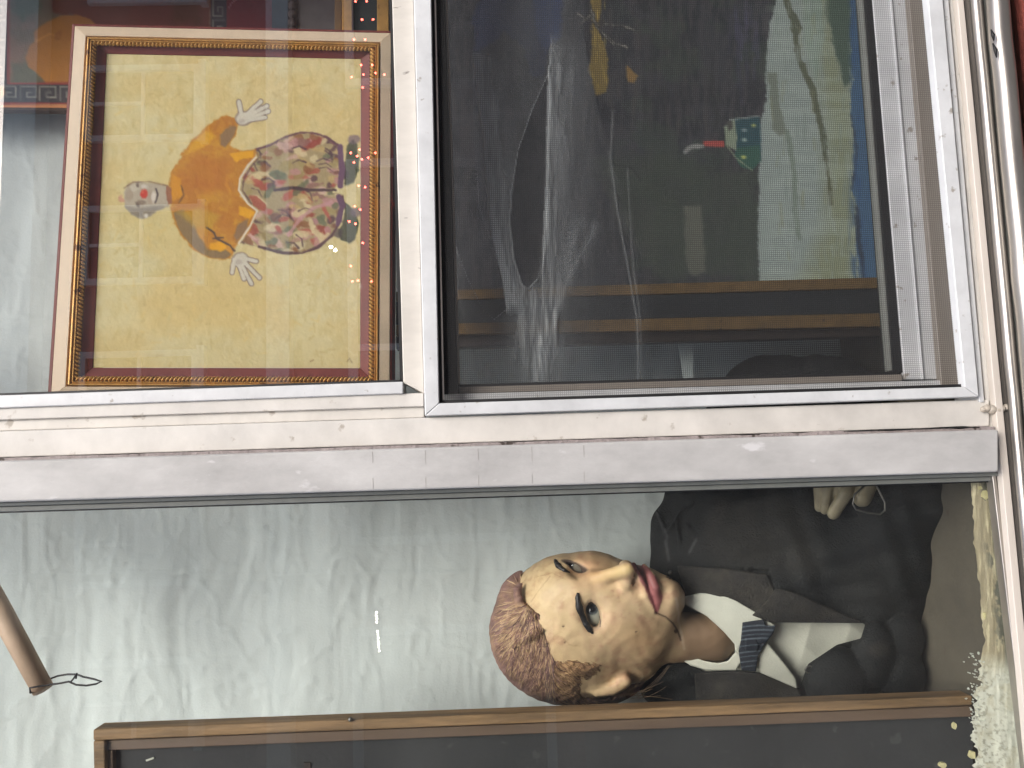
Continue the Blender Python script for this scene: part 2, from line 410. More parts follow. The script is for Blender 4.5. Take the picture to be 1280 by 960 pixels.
LC = hl((0, 572), (1230, 533)); LK = hl((0, 576), (1240, 537)); LM = hl((0, 628), (1250, 590)); LQ = hl((0, 640), (1250, 601))
R0 = vl((490, 0), (504, 478)); R1 = vl((517, 0), (531, 520)); R2 = vl((539, 0), (549, 504))
B0 = vl((1160, 0), (1206, 483)); B1 = vl((1179, 0), (1224, 496))

# ------------------------------------------------------------------ setting: street, wall, room behind the glass
def struct(name, mb, mt, **k):
    o = mb.build(name, mt, **k); o['kind'] = 'structure'; return o
m = MB(); m.box((-40, -3.2, -.2), (40, .3, 0)); struct('pavement', m, M['pavement'])
m = MB(); m.box((-60, -60, -.34), (60, -3.2, -.12)); struct('road', m, M['road'])
m = MB(); m.box((-60, -14, -.3), (60, -10.4, .0)); struct('far_pavement', m, M['pavement'])
ZS = float(at(1254, 0, 0)[2])                       # just under the sill
XL, XR = float(at(640, 1150, 0)[0]), float(at(640, -190, 0)[0]); ZT = 3.1  # opening carried high out of view to let in more sky light
m = MB()
m.box((-6, .0, 0), (XL, .12, 4.2)); m.box((XR, 0, 0), (6, .12, 4.2)); m.box((XL, .0, ZT), (XR, .12, 4.2)); m.box((XL, .016, 0), (XR, .12, ZS-.03))
struct('shop_wall', m, M['wall_out'])
m = MB(); m.box((XL-.3, .75, .3), (XR+.3, .8, ZT+.25)); m.box((XL-.34, .05, .3), (XL-.3, .8, ZT+.25)); m.box((XR+.3, .12, .3), (XR+.34, .8, ZT+.25)); m.box((XL-.34, .12, ZT+.25), (XR+.34, .8, ZT+.3))
struct('room_walls', m, M['room'])
ZF = 1.4-.537
m = MB(); m.box((XL-.3, .045, ZF-.04), (XR+.3, .75, ZF)); struct('display_floor', m, M['floor'])

# wall of bricks under the sill
bw = empty('brick_wall', (XR-.3, 0, ZS-.25), 'dark red brick wall below the metal window sill', 'wall')
m = MB(); m.box((XL, .002, ZS-.29), (XR, .012, ZS-.066)); m.build('mortar', M['mortar'], bw)
bm_ = MB(); bm_.box((0, -.014, 0), (.195, .0, .057)); me = None
for r_ in range(4):
    for k in range(8):
        x = float(at(1275, 143, -.01)[0])+(k-3+.5*(r_ % 2))*.207
        if x+.195 > XR+.25 or x < XL-.1: continue
        if me is None:
            b = bm_.build('brick', M['brick'], None, bevel=.003); me = b.data
        else:
            b = b0.copy(); COL.objects.link(b)
        if r_ == 0 and k == 0: b0 = b
        b.parent = bw; b.matrix_parent_inverse = Matrix.Translation(-bw.location)
        b.location = (x, random.uniform(-.002, .002), ZS-.066-r_*.069); b.rotation_euler.y = random.uniform(-.01, .01)

# ------------------------------------------------------------------ white sash window (right half of the shop front)
sw = empty('sash_window', at(500, 300, 0), 'white painted sash window with a framed insect screen over its lower half', 'window')
up = bar('upper_sash', hstrip(LG, L1, U0, R0(470)), .0, .034, M['white'], sw)
bar('meeting_rail', [(R0(V0), V0), (R1(V0), V0), (530.5, 492), (504, 478)], .001, .03, M['stained'], up)
m = MB(); p = [(U0, V0), (R0(V0), V0), (R0(478), 478), (U0, LG(U0))]; m.prism(p, .014, .018); m.build('glass', M['glass'], up)
bar('gasket', [(R0(V0)-3, V0), (R0(V0)-.3, V0), (503.5, 476), (500, 476)], .006, .02, M['black'], up, 0)
bar('gasket', hstrip(lambda u: LG(u)-2.5, lambda u: LG(u)-.2, U0, 502), .006, .02, M['black'], up, 0)
bar('track', hstrip(L1, L2, U0, R1(500)-.3), .004, .034, M['cream'], sw)
bar('track', hstrip(L2, L3, U0, R1(515)-.3), .009, .034, M['cream'], sw)
bar('jamb', hstrip(L3, LC, U0, 1237), -.002, .045, M['cream'], sw)
# insect screen: four mitred bars and the wire cloth
scf = bar('insect_screen', [(R1(V0), V0), (R2(V0), V0), (549, 504), (531, 520)], -.010, .002, M['white'], sw)
bar('screen_bar', [(531, 520), (549, 504), (1206, 483.5), (1224, 496)], -.010, .002, M['white'], scf)
bar('screen_bar', [(B0(V0), V0), (B1(V0), V0), (1224, 496), (1206, 483.5)], -.010, .002, M['white'], scf)
m = MB(); p = at([R2(V0)-2, B0(V0)+2, 1208, 547], [V0, V0, 485, 506], .0002); m.add(p, [(0, 1, 2, 3)]); m.build('wire_cloth', M['screen'], scf)
bar('spline', [(R2(V0), V0), (R2(V0)+3.5, V0), (553, 500), (549, 504)], -.004, .0, M['black'], scf, 0)
bar('spline', [(549, 504), (552, 500.5), (1203, 480), (1206, 483.5)], -.004, .0, M['black'], scf, 0)
bar('spline', [(B0(V0)-4, V0), (B0(V0), V0), (1206, 483.5), (1202, 480)], -.004, .0, M['black'], scf, 0)
bar('bead', [(R2(V0)+3.8, V0), (R2(V0)+5.6, V0), (555.3, 499), (553.2, 500)], -.005, -.001, M['chrome'], scf, 0)
# lower sash behind the screen
ls = bar('lower_sash', [(vl((535, 0), (545, 504))(V0), V0), (vl((557, 0), (573, 480))(V0), V0), (573.3, 498), (546, 506)], .026, .06, M['black'], sw)
K0 = vl((557, 0), (573, 480)); G0 = vl((1082, 0), (1118, 462)); G1 = vl((1091, 0), (1129.5, 462)); G2 = vl((1136, 0), (1175, 462)); G3 = vl((1165, 0), (1212, 480))
bar('edge_trim', vstrip(K0, lambda v: K0(v)+1.8, V0, 480), .024, .05, M['bronze'], ls, 0)
m = MB(); m.prism([(K0(V0)+2, V0), (G0(V0), V0), (G0(466), 466), (575, 481)], .044, .048); m.build('glass', M['glass_sash'], ls)
bar('edge_trim', vstrip(lambda v: G0(v)-4.5, lambda v: G0(v)-.3, V0, 463), .037, .05, M['greymetal'], ls, 0)
bar('gasket', vstrip(G0, G1, V0, 465.5), .032, .055, M['black'], ls, 0)
bar('bottom_rail', vstrip(G1, G2, V0, 474), .030, .06, M['white'], ls)
bar('bottom_rail', vstrip(lambda v: G2(v)+.2, G3, V0, 492), .022, .06, M['bronze'], ls)
bar('ridge', vstrip(lambda v: (G1(v)+G2(v))/2, lambda v: (G1(v)+G2(v))/2+2.2, V0, 474), .027, .032, M['white'], ls, .0006)
Q0 = hl((573, 481), (1118, 465.5)); 
bar('gasket', hstrip(lambda u: Q0(u)-.5, lambda u: Q0(u)+2.5, 574, 1126), .034, .055, M['black'], ls, 0)
bar('stile', hstrip(lambda u: Q0(u)+2.6, lambda u: Q0(u)+11, 574, 1128), .031, .06, M['bronze'], ls)
bar('stile', hstrip(lambda u: Q0(u)+11.2, lambda u: Q0(u)+28, 546, 1210), .024, .06, M['white'], ls)
# little sealant blob at the foot of the jamb
m = MB(); c0 = at(1240, 512, -.006)
for dz, dx, rr in ((0, 0, .005), (.005, .0015, .004), (-.005, -.001, .0045), (-.010, .001, .004), (-.015, .002, .0035), (.009, .0005, .003)): m.ball((c0[0]+dx, c0[1], c0[2]+dz), rr, 10, 8)
m.build('sealant', M['sealant'], sw, True)

# caulk line with torn edges between the jamb and the mullion
def ragged(name, la, lb, ua, ub, Y0, Y1, mt, parent, amp, seed, n=320):
    us = np.linspace(ua, ub, n); a = la(us)+(vnoise(us*.045, us*0, seed=seed)-.4)*amp(us); b = lb(us)
    m = MB(); fr0 = at(us, a, Y0); fr1 = at(us, b, Y0); bk0, bk1 = fr0.copy(), fr1.copy(); bk0[:, 1] = Y1; bk1[:, 1] = Y1
    V = np.vstack([fr0, fr1, bk1, bk0]); Fc = []
    for i in range(n-1):
        for q in range(4):
            r2 = (q+1) % 4; Fc.append((q*n+i, q*n+i+1, r2*n+i+1, r2*n+i))
    m.add(V, Fc); return m.build(name, mt, parent)
mu = empty('aluminium_mullion', at(640, 590, -.02), 'grey scuffed aluminium mullion between the two windows', 'mullion')
for k, u in enumerate((465, 531, 597, 664, 729)):
    o_ = LK(u); bar('joint_mark', [(u, o_+3+(k % 3)), (u+.8, o_+3), (u+1.2, o_+17+(k*5) % 9), (u+.5, o_+17)], -.0222, -.021, M['faint_mark'], mu, 0)
    bar('joint_mark', [(u+.6, o_+36+(k*3) % 5), (u+1.3, o_+36), (u+1.6, o_+50), (u+1.1, o_+50)], -.0222, -.021, M['faint_mark'], mu, 0)
bar('cover_plate', hstrip(LK, LM, U0, 1249), -.022, .05, M['mullion'], mu, .0025)
ragged('caulk_line', lambda u: LC(u)+.5, lambda u: LK(u)+.5, U0, 1243, -.008, .03, M['caulk'], mu, lambda u: np.clip((u-700)/110, 1, 5.5), 3)
ragged('caulk_tear', lambda u: LC(u)-.6, lambda u: LC(u)+1.0, 1060, 1225, -.0095, .0, M['black'], mu, lambda u: 2.0+0*u, 8, 60)

# ------------------------------------------------------------------ fixed pane (left half)
fw = empty('fixed_window', at(640, 800, .01), 'large fixed glass pane with peeling putty along its foot', 'window')
bar('glazing_bead', hstrip(LM, lambda u: LM(u)+5, U0, 1249), -.004, .03, M['greymetal'], fw, .001)
bar('glazing_bead', hstrip(lambda u: LM(u)+5.2, LQ, U0, 1246), .002, .03, M['greymetal'], fw, .001)
bar('bead_shadow_gap', hstrip(lambda u: LQ(u)+.1, lambda u: LQ(u)+1.6, U0, 1240), .006, .03, M['black'], fw, 0)
m = MB(); S0 = vl((1240, 590), (1284, 960)); m.prism([(U0, LM(U0)), (S0(595), 595), (S0(V1), V1), (U0, V1)], .012, .018); m.build('glass', M['glass_dusty'], fw)
bar('foot_channel', vstrip(lambda v: S0(v), lambda v: S0(v)+5, 592, V1), -.002, .010, M['chrome'], fw, .001)
bar('foot_gap', vstrip(lambda v: S0(v)-2.4, lambda v: S0(v)-.1, 596, V1), .006, .0115, M['black'], fw, 0)
bar('foot_channel', vstrip(lambda v: S0(v)+5.4, lambda v: S0(v)+11, 592, V1), .001, .010, M['bronze'], fw, .001)
# putty band behind the glass: ragged paint, flaking to white further along
def putty():
    vs = np.arange(600, 1150, 1.6); q = np.linspace(0, 1, 44)
    Vg, Q = np.meshgrid(vs, q, indexing='ij')
    ua = np.interp(vs, [600, 680, 750, 800, 840, 880, 960, 1150], [1213, 1218, 1226, 1230, 1224, 1216, 1224, 1235])
    ub = S0(vs)-2
    Ug = ua[:, None]*(1-Q)+ub[:, None]*Q
    fl = np.clip((Vg-815)/30, 0, 1)
    edge = 3.0+9*fl
    Ug = Ug+(fbm(Vg*.09, Ug*.09, seed=4)-.5)*edge*(1-Q)*2
    c = np.zeros(Ug.shape+(3,)); c[:] = (178, 168, 138)
    def mx(a, col): c[:] = c*(1-a[..., None])+np.array(col, float)*a[..., None]
    n1 = fbm(Ug*.05, Vg*.018, seed=9); mx(sstep(.47-fbm(Ug*.3, Vg*.02, seed=15), .04)*.5, (206, 196, 160)); mx(sstep(.44-fbm(Ug*.4, Vg*.03, seed=16), .03)*.6, (126, 116, 92)); mx(sstep(.5-n1, .08)*.55, (148, 138, 112))
    mx(np.clip((Q-.72)/.1, 0, 1)*(1-.75*fl), (98, 100, 90))
    mx(sstep((fbm(Ug*.06, Vg*.05, seed=12)-.38), .03)*(1-fl)*np.clip((Q-.35)*3, 0, 1), (92, 92, 80))
    mx(fl*.85, (198, 200, 186))
    mx(fl*sstep(fbm(Ug*.30, Vg*.30, seed=22, o=3)-.375, .03)*np.clip(1.1-.9*Q, 0, 1)*.6, (110, 107, 92)); mx(fl*sstep(fbm(Ug*.08, Vg*.05, seed=23, o=3)-.40, .05)*.5, (176, 170, 146))
    P = at(Ug, Vg, .022+.016*Q*0-.0016*fbm(Ug*.2, Vg*.03, seed=2)-.0006*fl*fbm(Ug*.4, Vg*.4, seed=5))
    i = np.arange(Ug.size).reshape(Ug.shape)
    Qd = np.stack([i[:-1, :-1], i[1:, :-1], i[1:, 1:], i[:-1, 1:]], -1).reshape(-1, 4)
    mesh_obj('putty', P.reshape(-1, 3), Qd, M['putty'], fw, True, lin(c).reshape(-1, 3)*1.1)
putty()
# flecks and flakes of yellowed paint stuck to the glass
m = MB()
for (u, v, a, b) in ((1194, 908, 5, 8), (1216, 944, 8, 12), (1179, 957, 9, 8), (1232, 619, 10, 12), (1226, 610, 5, 5), (1231, 770, 4, 9), (1237, 612, 3, 3)):
    n = 9; rr = [random.uniform(.7, 1.1) for _ in range(n)]
    m.prism([(u+.5*a*rr[k]*math.cos(6.283*k/n), v+.5*b*rr[k]*math.sin(6.283*k/n)) for k in range(n)], .0195, .0235)
fo = m.build('paint_flakes', mat('yellowed_flake', (196, 188, 140), .8, .2, 60, .3), fw); fo['kind'] = 'stuff'; m = MB()
for k in range(80):
    v = random.uniform(816, 905); u = random.gauss(1219, 5)+(v-860)*.02; s_ = random.uniform(.5, 1.7); a0 = random.random()*6
    m.prism([(u+s_*math.cos(a0+2.1*j)*random.uniform(.6, 1.2), v+s_*math.sin(a0+2.1*j)) for j in range(3)], .0195, .0215)
fo = m.build('paint_specks', mat('chalky_speck', (196, 198, 184), .8, .2, 60, .3), fw); fo['kind'] = 'stuff'

# ------------------------------------------------------------------ sill mouldings running under both windows
si = empty('window_sill', at(1240, 300, -.03), 'layered metal window sill with a dented chrome tube along its front', 'sill')
def sl_(u0, u1): return vl((u0, 0), (u1, 610))
bar('sill_lip', vstrip(B1, sl_(1186.5, 1241), V0, 503), -.004, .04, M['white'], si, .0015)
bar('sill_lip', vstrip(lambda v: sl_(1186.5, 1241)(v)+.3, sl_(1194, 1252), V0, 538), .001, .04, M['cream'], si, .002)
bar('brown_joint', vstrip(lambda v: sl_(1194, 1251)(v)+.2, sl_(1196.5, 1254), V0, V1), .000, .006, M['brownline'], si, 0)
bar('beige_strip', vstrip(lambda v: sl_(1196.5, 1254)(v)+.2, sl_(1205, 1264), V0, V1), -.010, -.001, M['strip'], si, .001)
bar('grey_strip', vstrip(lambda v: sl_(1205, 1264)(v)+.2, sl_(1213, 1270), V0, V1), -.004, .003, M['grey_strip'], si, .001)
def rod(name, la, Y, r, mt, parent, wob=0, seed=1):
    vs = np.linspace(V0, V1, 90); P = at(la(vs), vs, Y); P[:, 2] += (vnoise(vs*.02, vs*0, seed=seed)-.5)*wob
    m = MB(); m.tube(P, r, 20); return m.build(name, mt, parent, True)
rod('small_tube', sl_(1220, 1278), -.014, .0062, M['chrome'], si, .0006)
bar('blue_grey_joint', vstrip(sl_(1226, 1285), sl_(1233, 1292), V0, V1), -.012, .03, M['greymetal'], si, 0)
ch = rod('chrome_tube', sl_(1246, 1305), -.028, .0108, M['chrome'], si, .0014, 4)
m = MB()
for (u, v, a, b) in ((1241, 44, 2.2, 7), (1244, 63, 3, 9)):
    m.tube([at(u-a, v-b, -.0375), at(u+.4, v, -.0385), at(u+.6*a, v+b, -.0375)], [.0006, .0019, .0005], 8)
m.build('dent', M['black'], ch, True)
bar('under_joint', vstrip(sl_(1256, 1315), sl_(1263, 1322), V0, V1), -.010, .01, M['darkbrown'], si, 0)

# ------------------------------------------------------------------ cloth backdrop
def backdrop():
    us = np.arange(-420, 1330, 3.2); vs = np.arange(-260, 1260, 3.2)
    U, V_ = np.meshgrid(us, vs, indexing='ij')
    P = at(U, V_, np.full(U.shape, .37)); x, z = P[..., 0]*100, P[..., 2]*100
    warp = fbm(x*.05, z*.05, seed=41, o=3)*6
    h = (fbm(x*.022+warp*.03, z*.09+warp*.10, seed=42, o=2)-.5)*.016          # long soft horizontal folds
    h += (fbm(x*.05+warp*.1, z*.34+warp*.35, seed=43, o=3)-.5)*.0042
    rid = 1-np.abs(fbm(x*.06+warp*.1, z*.22, seed=44, o=2)-.5)*2
    h += np.clip(rid-.90, 0, 1)*.009
    rid2 = 1-np.abs(fbm(x*.22, z*.20, seed=46, o=3)-.5)*2; h += np.clip(rid2-.9, 0, 1)*.010
    for vv in (715, 400): h += .0012*np.exp(-((V_-vv-6*vnoise(U*.02, U*0, seed=3))/3.0)**2)   # pressed crease
    P[..., 1] -= h
    i = np.arange(U.size).reshape(U.shape)
    Q = np.stack([i[:-1, :-1], i[1:, :-1], i[1:, 1:], i[:-1, 1:]], -1).reshape(-1, 4)
    o = mesh_obj('backdrop_cloth', P.reshape(-1, 3), Q, M['cloth'], None, True)
    tag(o, 'creased pale grey green cloth hanging behind the whole window display', 'cloth')
backdrop()

# ------------------------------------------------------------------ clown painting
CQ = [(133, 67), (451, 73.5), (450, 460), (116, 459.5)]; OQ = [(90, 29.5), (492, 38.5), (490, 500), (59, 499)]
def clown(U, V_):
    b = Brush(U, V_); b.wash((216, 205, 156))
    n = fbm(U*.018, V_*.018, seed=61); n2 = fbm(U*.05, V_*.12+U*.03, seed=62); n3 = fbm(U*.16, V_*.07, seed=63)
    b.mix(sstep(.5-n, .10)*.5, (212, 184, 116)); b.mix(sstep(.56-n2, .06)*.30, (222, 206, 150)); b.mix(sstep(.58-n3, .05)*.25, (190, 172, 112))
    b.mix(np.clip((V_-400)/80, 0, 1)*.5, (196, 182, 130)); b.dab((250, 380), (70, 30), (212, 186, 116), .4, soft=22); b.dab((200, 250), (60, 50), (212, 200, 140), .35, soft=20)
    for k in range(420):
        u, v = random.uniform(120, 450), random.uniform(70, 458); a = random.random()*6.3; l = random.uniform(3, 13)
        b.stroke([(u, v), (u+l*math.cos(a), v+l*math.sin(a))], .9, random.choice([(230, 218, 168), (186, 164, 104), (218, 190, 118), (204, 196, 144)]), 1.4, 1.5, .5)
    T = lambda pts: [(130+x/3.556, 100+y/3.556) for x, y in pts]
    pants = T([(675,310),(740,290),(800,255),(870,235),(930,235),(990,255),(1040,290),(1060,330),(1065,400),(1060,450),(1030,480),(1020,500),(1060,510),(1070,560),(1050,640),(1020,690),(960,740),(890,770),(800,770),(700,745),(600,725),(640,680),(680,580),(640,550),(600,500),(615,430),(650,380),(680,345)])
    for sh in ([(1080,290),(1110,265),(1130,290),(1135,400),(1110,460),(1070,470),(1065,420),(1075,350)], [(1070,545),(1120,590),(1135,640),(1115,710),(1090,730),(1055,710),(1040,680),(1065,620)]):
        b.fill(T(sh), (86, 92, 72)); b.dab(T([sh[1]])[0], (7, 6), (118, 104, 116), .7)
        b.dab(T([sh[-2]])[0], (6, 6), (72, 66, 70), .7)
    b.fill(pants, (168, 152, 112)); msk = sstep(poly2d(U, V_, pants)+b.n*3+1, .9)
    pal = [(186,140,136),(142,104,96),(160,146,96),(104,112,84),(212,196,152),(164,84,66),(92,70,72),(120,84,70),(190,166,112),(206,172,156),(140,96,62),(176,92,78),(214,200,160),(150,70,58)]
    keep = b.c.copy()
    for k in range(230):
        u, v = random.uniform(295, 432), random.uniform(164, 320)
        b.dab((u, v), (random.uniform(4, 13), random.uniform(2, 6)), random.choice(pal), .85, random.uniform(-.8, .8)+(.5 if v > 245 else -.1), 1.0, 4)
    for k in range(26):
        u, v = random.uniform(300, 425), random.uniform(170, 312); a = random.uniform(-.7, .7)
        b.stroke([(u, v), (u+9*math.cos(a), v+9*math.sin(a)), (u+17*math.cos(a+.4), v+17*math.sin(a+.4))], .8, (82, 64, 70), .8, 2, .8)
    b.c = keep*(1-msk[..., None])+b.c*msk[..., None]
    b.stroke(T([(760,490),(840,480),(920,490),(1030,490)]), 1.8, (78, 62, 66)); b.stroke(T([(820,690),(870,620),(930,570),(1010,545)]), 2.2, (196, 150, 150), op=.8)
    b.stroke(T([(675,310),(740,290),(800,255),(870,235),(930,235),(990,255),(1040,290),(1060,340),(1062,440)]), 1.3, (104, 72, 82)); b.stroke(T([(1060,520),(1066,560),(1045,640),(1010,695),(950,745),(880,770),(800,770),(690,742)]), 1.6, (92, 70, 72))
    b.stroke(T([(1050,300),(1058,400),(1050,470)]), 3.6, (110, 84, 104)); b.stroke(T([(1045,520),(1060,560),(1040,640)]), 3.4, (104, 80, 100))
    body = T([(300,410),(330,370),(360,310),(390,270),(450,215),(520,165),(560,160),(600,185),(590,240),(560,290),(575,300),(620,315),(670,310),(675,350),(640,380),(610,430),(600,480),(605,520),(640,550),(680,580),(670,620),(640,680),(600,720),(580,750),(570,780),(540,800),(480,795),(420,770),(350,700),(320,650),(300,580),(290,500)])
    b.fill(body, (190, 130, 44), 1.4, 5); mb = sstep(poly2d(U, V_, body)+1, .9); keep = b.c.copy()
    b.mix(sstep(.52-fbm(U*.06, V_*.06, seed=70), .05)*.6, (204, 152, 46)); b.mix(sstep(.54-fbm(U*.05, V_*.09, seed=71), .05)*.5, (178, 112, 38))
    for k in range(110):
        u, v = random.uniform(212, 325), random.uniform(145, 325); a = random.gauss(1.2, .7); l = random.uniform(4, 14)
        b.stroke([(u, v), (u+l*math.cos(a), v+l*math.sin(a))], random.uniform(.8, 2), random.choice([(214, 150, 46), (178, 112, 36), (204, 140, 40), (190, 134, 58), (168, 104, 40)]), 1.2, 2, .55)
    b.fill(T([(310,590),(330,660),(380,730),(450,790),(540,800),(565,780),(530,740),(470,760),(420,690),(390,620),(350,575)]), (140, 116, 78), 1.5)
    b.fill(T([(540,300),(572,262),(592,210),(560,205),(520,240),(515,290)]), (140, 112, 76), 1.5); b.fill(T([(590,725),(640,660),(640,620),(600,640),(575,690)]), (142, 112, 76), 1.5)
    b.fill(T([(560,330),(600,318),(665,315),(660,345),(620,350),(590,370)]), (226, 164, 30), 1.2); b.fill(T([(600,560),(640,570),(672,590),(650,615),(600,600)]), (226, 164, 32), 1.2)
    b.fill(T([(470,725),(530,715),(550,745),(520,765),(475,750)]), (228, 164, 24), 1.2); b.fill(T([(380,290),(450,225),(500,250),(440,300),(370,330)]), (214, 160, 46), 2)
    b.fill(T([(300,420),(345,440),(350,520),(310,540),(292,500)]), (212, 146, 36), 1.2); b.stroke(T([(345,470),(355,510),(335,545)]), 1.2, (120, 84, 40))
    b.fill(T([(330,590),(420,570),(520,600),(480,660),(400,650)]), (196, 158, 56), 3, op=.7); b.dab(T([(450,420)])[0], (28, 22), (178, 106, 34), .6, soft=8)
    b.c = keep*(1-mb[..., None])+b.c*mb[..., None]
    b.stroke(T([(455,655),(490,680),(500,705),(560,735),(580,760)]), 1.1, (84, 66, 52)); b.stroke(T([(485,705),(530,700)]), 1, (84, 66, 52))
    b.stroke(T([(675,345),(640,380),(605,440),(600,490),(640,550),(682,582),(650,650),(600,725)]), 1.1, (222, 212, 190), wob=1)
    b.stroke(T([(690,345),(655,385),(622,440),(616,490),(655,550)]), .8, (96, 70, 68), wob=2, op=.8)
    # head
    b.fill(T([(85,500),(110,465),(160,450),(220,460),(285,475),(302,520),(290,560),(240,580),(210,605),(170,615),(120,600),(95,560)]), (180, 170, 148)); b.fill(T([(278,472),(300,480),(304,550),(282,560)]), (150, 96, 66), op=.9)
    b.fill(T([(95,560),(120,600),(170,615),(210,605),(240,580),(290,560),(230,560),(160,570)]), (146, 136, 118), 1.5); b.fill(T([(60,520),(82,508),(92,540),(75,545)]), (202, 146, 124), 1.2, op=.8)
    b.dab(T([(112,512)])[0], (5, 7), (166, 152, 130), .8); b.dab(T([(170,545)])[0], (6, 3), (120, 104, 88), .7); b.dab(T([(180,475)])[0], (5, 3), (214, 206, 190), .8)
    b.dab(T([(140, 480)])[0], (6, 5), (198, 190, 170), .7); b.dab(T([(150, 470)])[0], (2, 2.6), (98, 84, 74), .9); b.dab(T([(152, 556)])[0], (2, 2.6), (98, 84, 74), .9); b.dab(T([(205, 520)])[0], (4, 9), (168, 150, 130), .6)
    b.dab(T([(178,506)])[0], (4.6, 6.4), (196, 62, 44)); b.dab(T([(172,498)])[0], (1.4, 1.6), (226, 120, 90), .8)
    b.stroke(T([(232,485),(240,510),(228,545)]), 1.0, (70, 60, 60), wob=1); b.dab(T([(222,520)])[0], (2.6, 6), (222, 214, 200), .8); b.stroke(T([(90,480),(130,455),(200,452),(280,470)]), .8, (130, 108, 84), wob=1.4, op=.8)
    b.dab(T([(190,603)])[0], (2.4, 2.2), (226, 222, 210), .9)
    for palm, fing in (((620, 172), [((612,158),(600,98)), ((632,156),(697,96)), ((640,162),(724,116)), ((645,170),(731,140)), ((640,180),(716,167))]), ((608, 800), [((580,800),(570,856)), ((596,815),(624,884)), ((612,822),(656,906)), ((630,816),(692,880)), ((632,796),(678,806))])):
        c0 = T([palm])[0]
        b.dab(c0, (10.4, 9.4), (120, 104, 98), wob=1)
        for f in fing: b.stroke(T(f), 3.4, (116, 100, 94), .7, .8)
        b.dab(c0, (9.2, 8.2), (204, 198, 178), wob=2)
        for f in fing: b.stroke(T(f), 2.4, (208, 203, 184), .8, 1.6)
        b.dab((c0[0]-2, c0[1]+3), (4, 3), (168, 158, 148), .6)
    b.stroke([(434, 452), (437, 448), (440, 453)], .6, (140, 118, 74), wob=.5); b.stroke([(388, 452), (392, 450)], .6, (150, 124, 84), wob=.5)
    return b.c
cp = empty('clown_painting', at(280, 500, .1), 'oil painting of a clown in a yellow sweater within a gilded rope frame', 'painting')
YP = .100
PAINT_GAIN = 1.12
painted_sheet('canvas', CQ, YP-.003, 300, 340, clown, M['attr_matte'], cp)
PAINT_GAIN = 1.0
def ring(name, fa, fb, Ya, Yb, mt, parent, bevel=.0006, ysteps=None):
    """four mitred mouldings between fraction fa and fb of the frame width, sloping from depth Ya to Yb"""
    oq, cq = np.array(OQ, float), np.array(CQ, float); A = oq*(1-fa)+cq*fa; B_ = oq*(1-fb)+cq*fb
    pa = at(A[:, 0], A[:, 1], Ya); pb = at(B_[:, 0], B_[:, 1], Yb); ba, bb = pa.copy(), pb.copy(); ba[:, 1] = bb[:, 1] = YP+.02
    m = MB()
    for i in range(4):
        j = (i+1) % 4
        m.add([pa[i], pa[j], pb[j], pb[i], ba[i], ba[j], bb[j], bb[i]], [(0,1,2,3),(7,6,5,4),(0,4,5,1),(3,2,6,7),(0,3,7,4),(1,5,6,2)])
    return m.build(name, mt, parent, bevel=bevel)
ring('outer_edge', 0, .075, YP-.011, YP-.012, M['maroon'], cp)
ring('ivory_band', .078, .40, YP-.013, YP-.016, M['ivory'], cp)
ring('gilt_band', .403, .56, YP-.012, YP-.017, M['gold'], cp); ring('gilt_bead', .44, .49, YP-.0175, YP-.018, M['gold'], cp)
ring('liner', .72, .995, YP-.009, YP-.0045, M['maroon'], cp)
def rope():
    oq, cq = np.array(OQ, float), np.array(CQ, float); m = MB(); A = oq*(1-.64)+cq*.64; P = at(A[:, 0], A[:, 1], YP-.012)
    for i in range(4):
        a, b = P[i], P[(i+1) % 4]; L_ = np.linalg.norm(b-a); n = int(L_/.0044); t = (b-a)/L_; s_ = np.cross(t, [0, 1, 0])
        for k in range(n):
            c = a+t*(k+.5)*L_/n; d1 = (t*.8+s_*.9); d1 /= np.linalg.norm(d1); d2 = np.cross(d1, [0, 1, 0])
            V = []; N_ = 7
            for rr, yy in ((.35, -.0034), (.8, -.0024), (1, 0)):
                for q in range(N_):
                    an = 6.283*q/N_; V.append(c+d1*math.cos(an)*.0044*rr+d2*math.sin(an)*.0017*rr+np.array([0, yy, 0]))
            Fc = [tuple(range(N_))]+[(r_*N_+q, (r_+1)*N_+q, (r_+1)*N_+(q+1) % N_, r_*N_+(q+1) % N_) for r_ in range(2) for q in range(N_)]
            m.add(V, Fc)
    o = m.build('rope_moulding', M['gold'], cp, True); o['kind'] = 'stuff'
    ring('rope_bed', .56, .72, YP-.010, YP-.010, M['gilt_dull'], cp, 0)
rope()

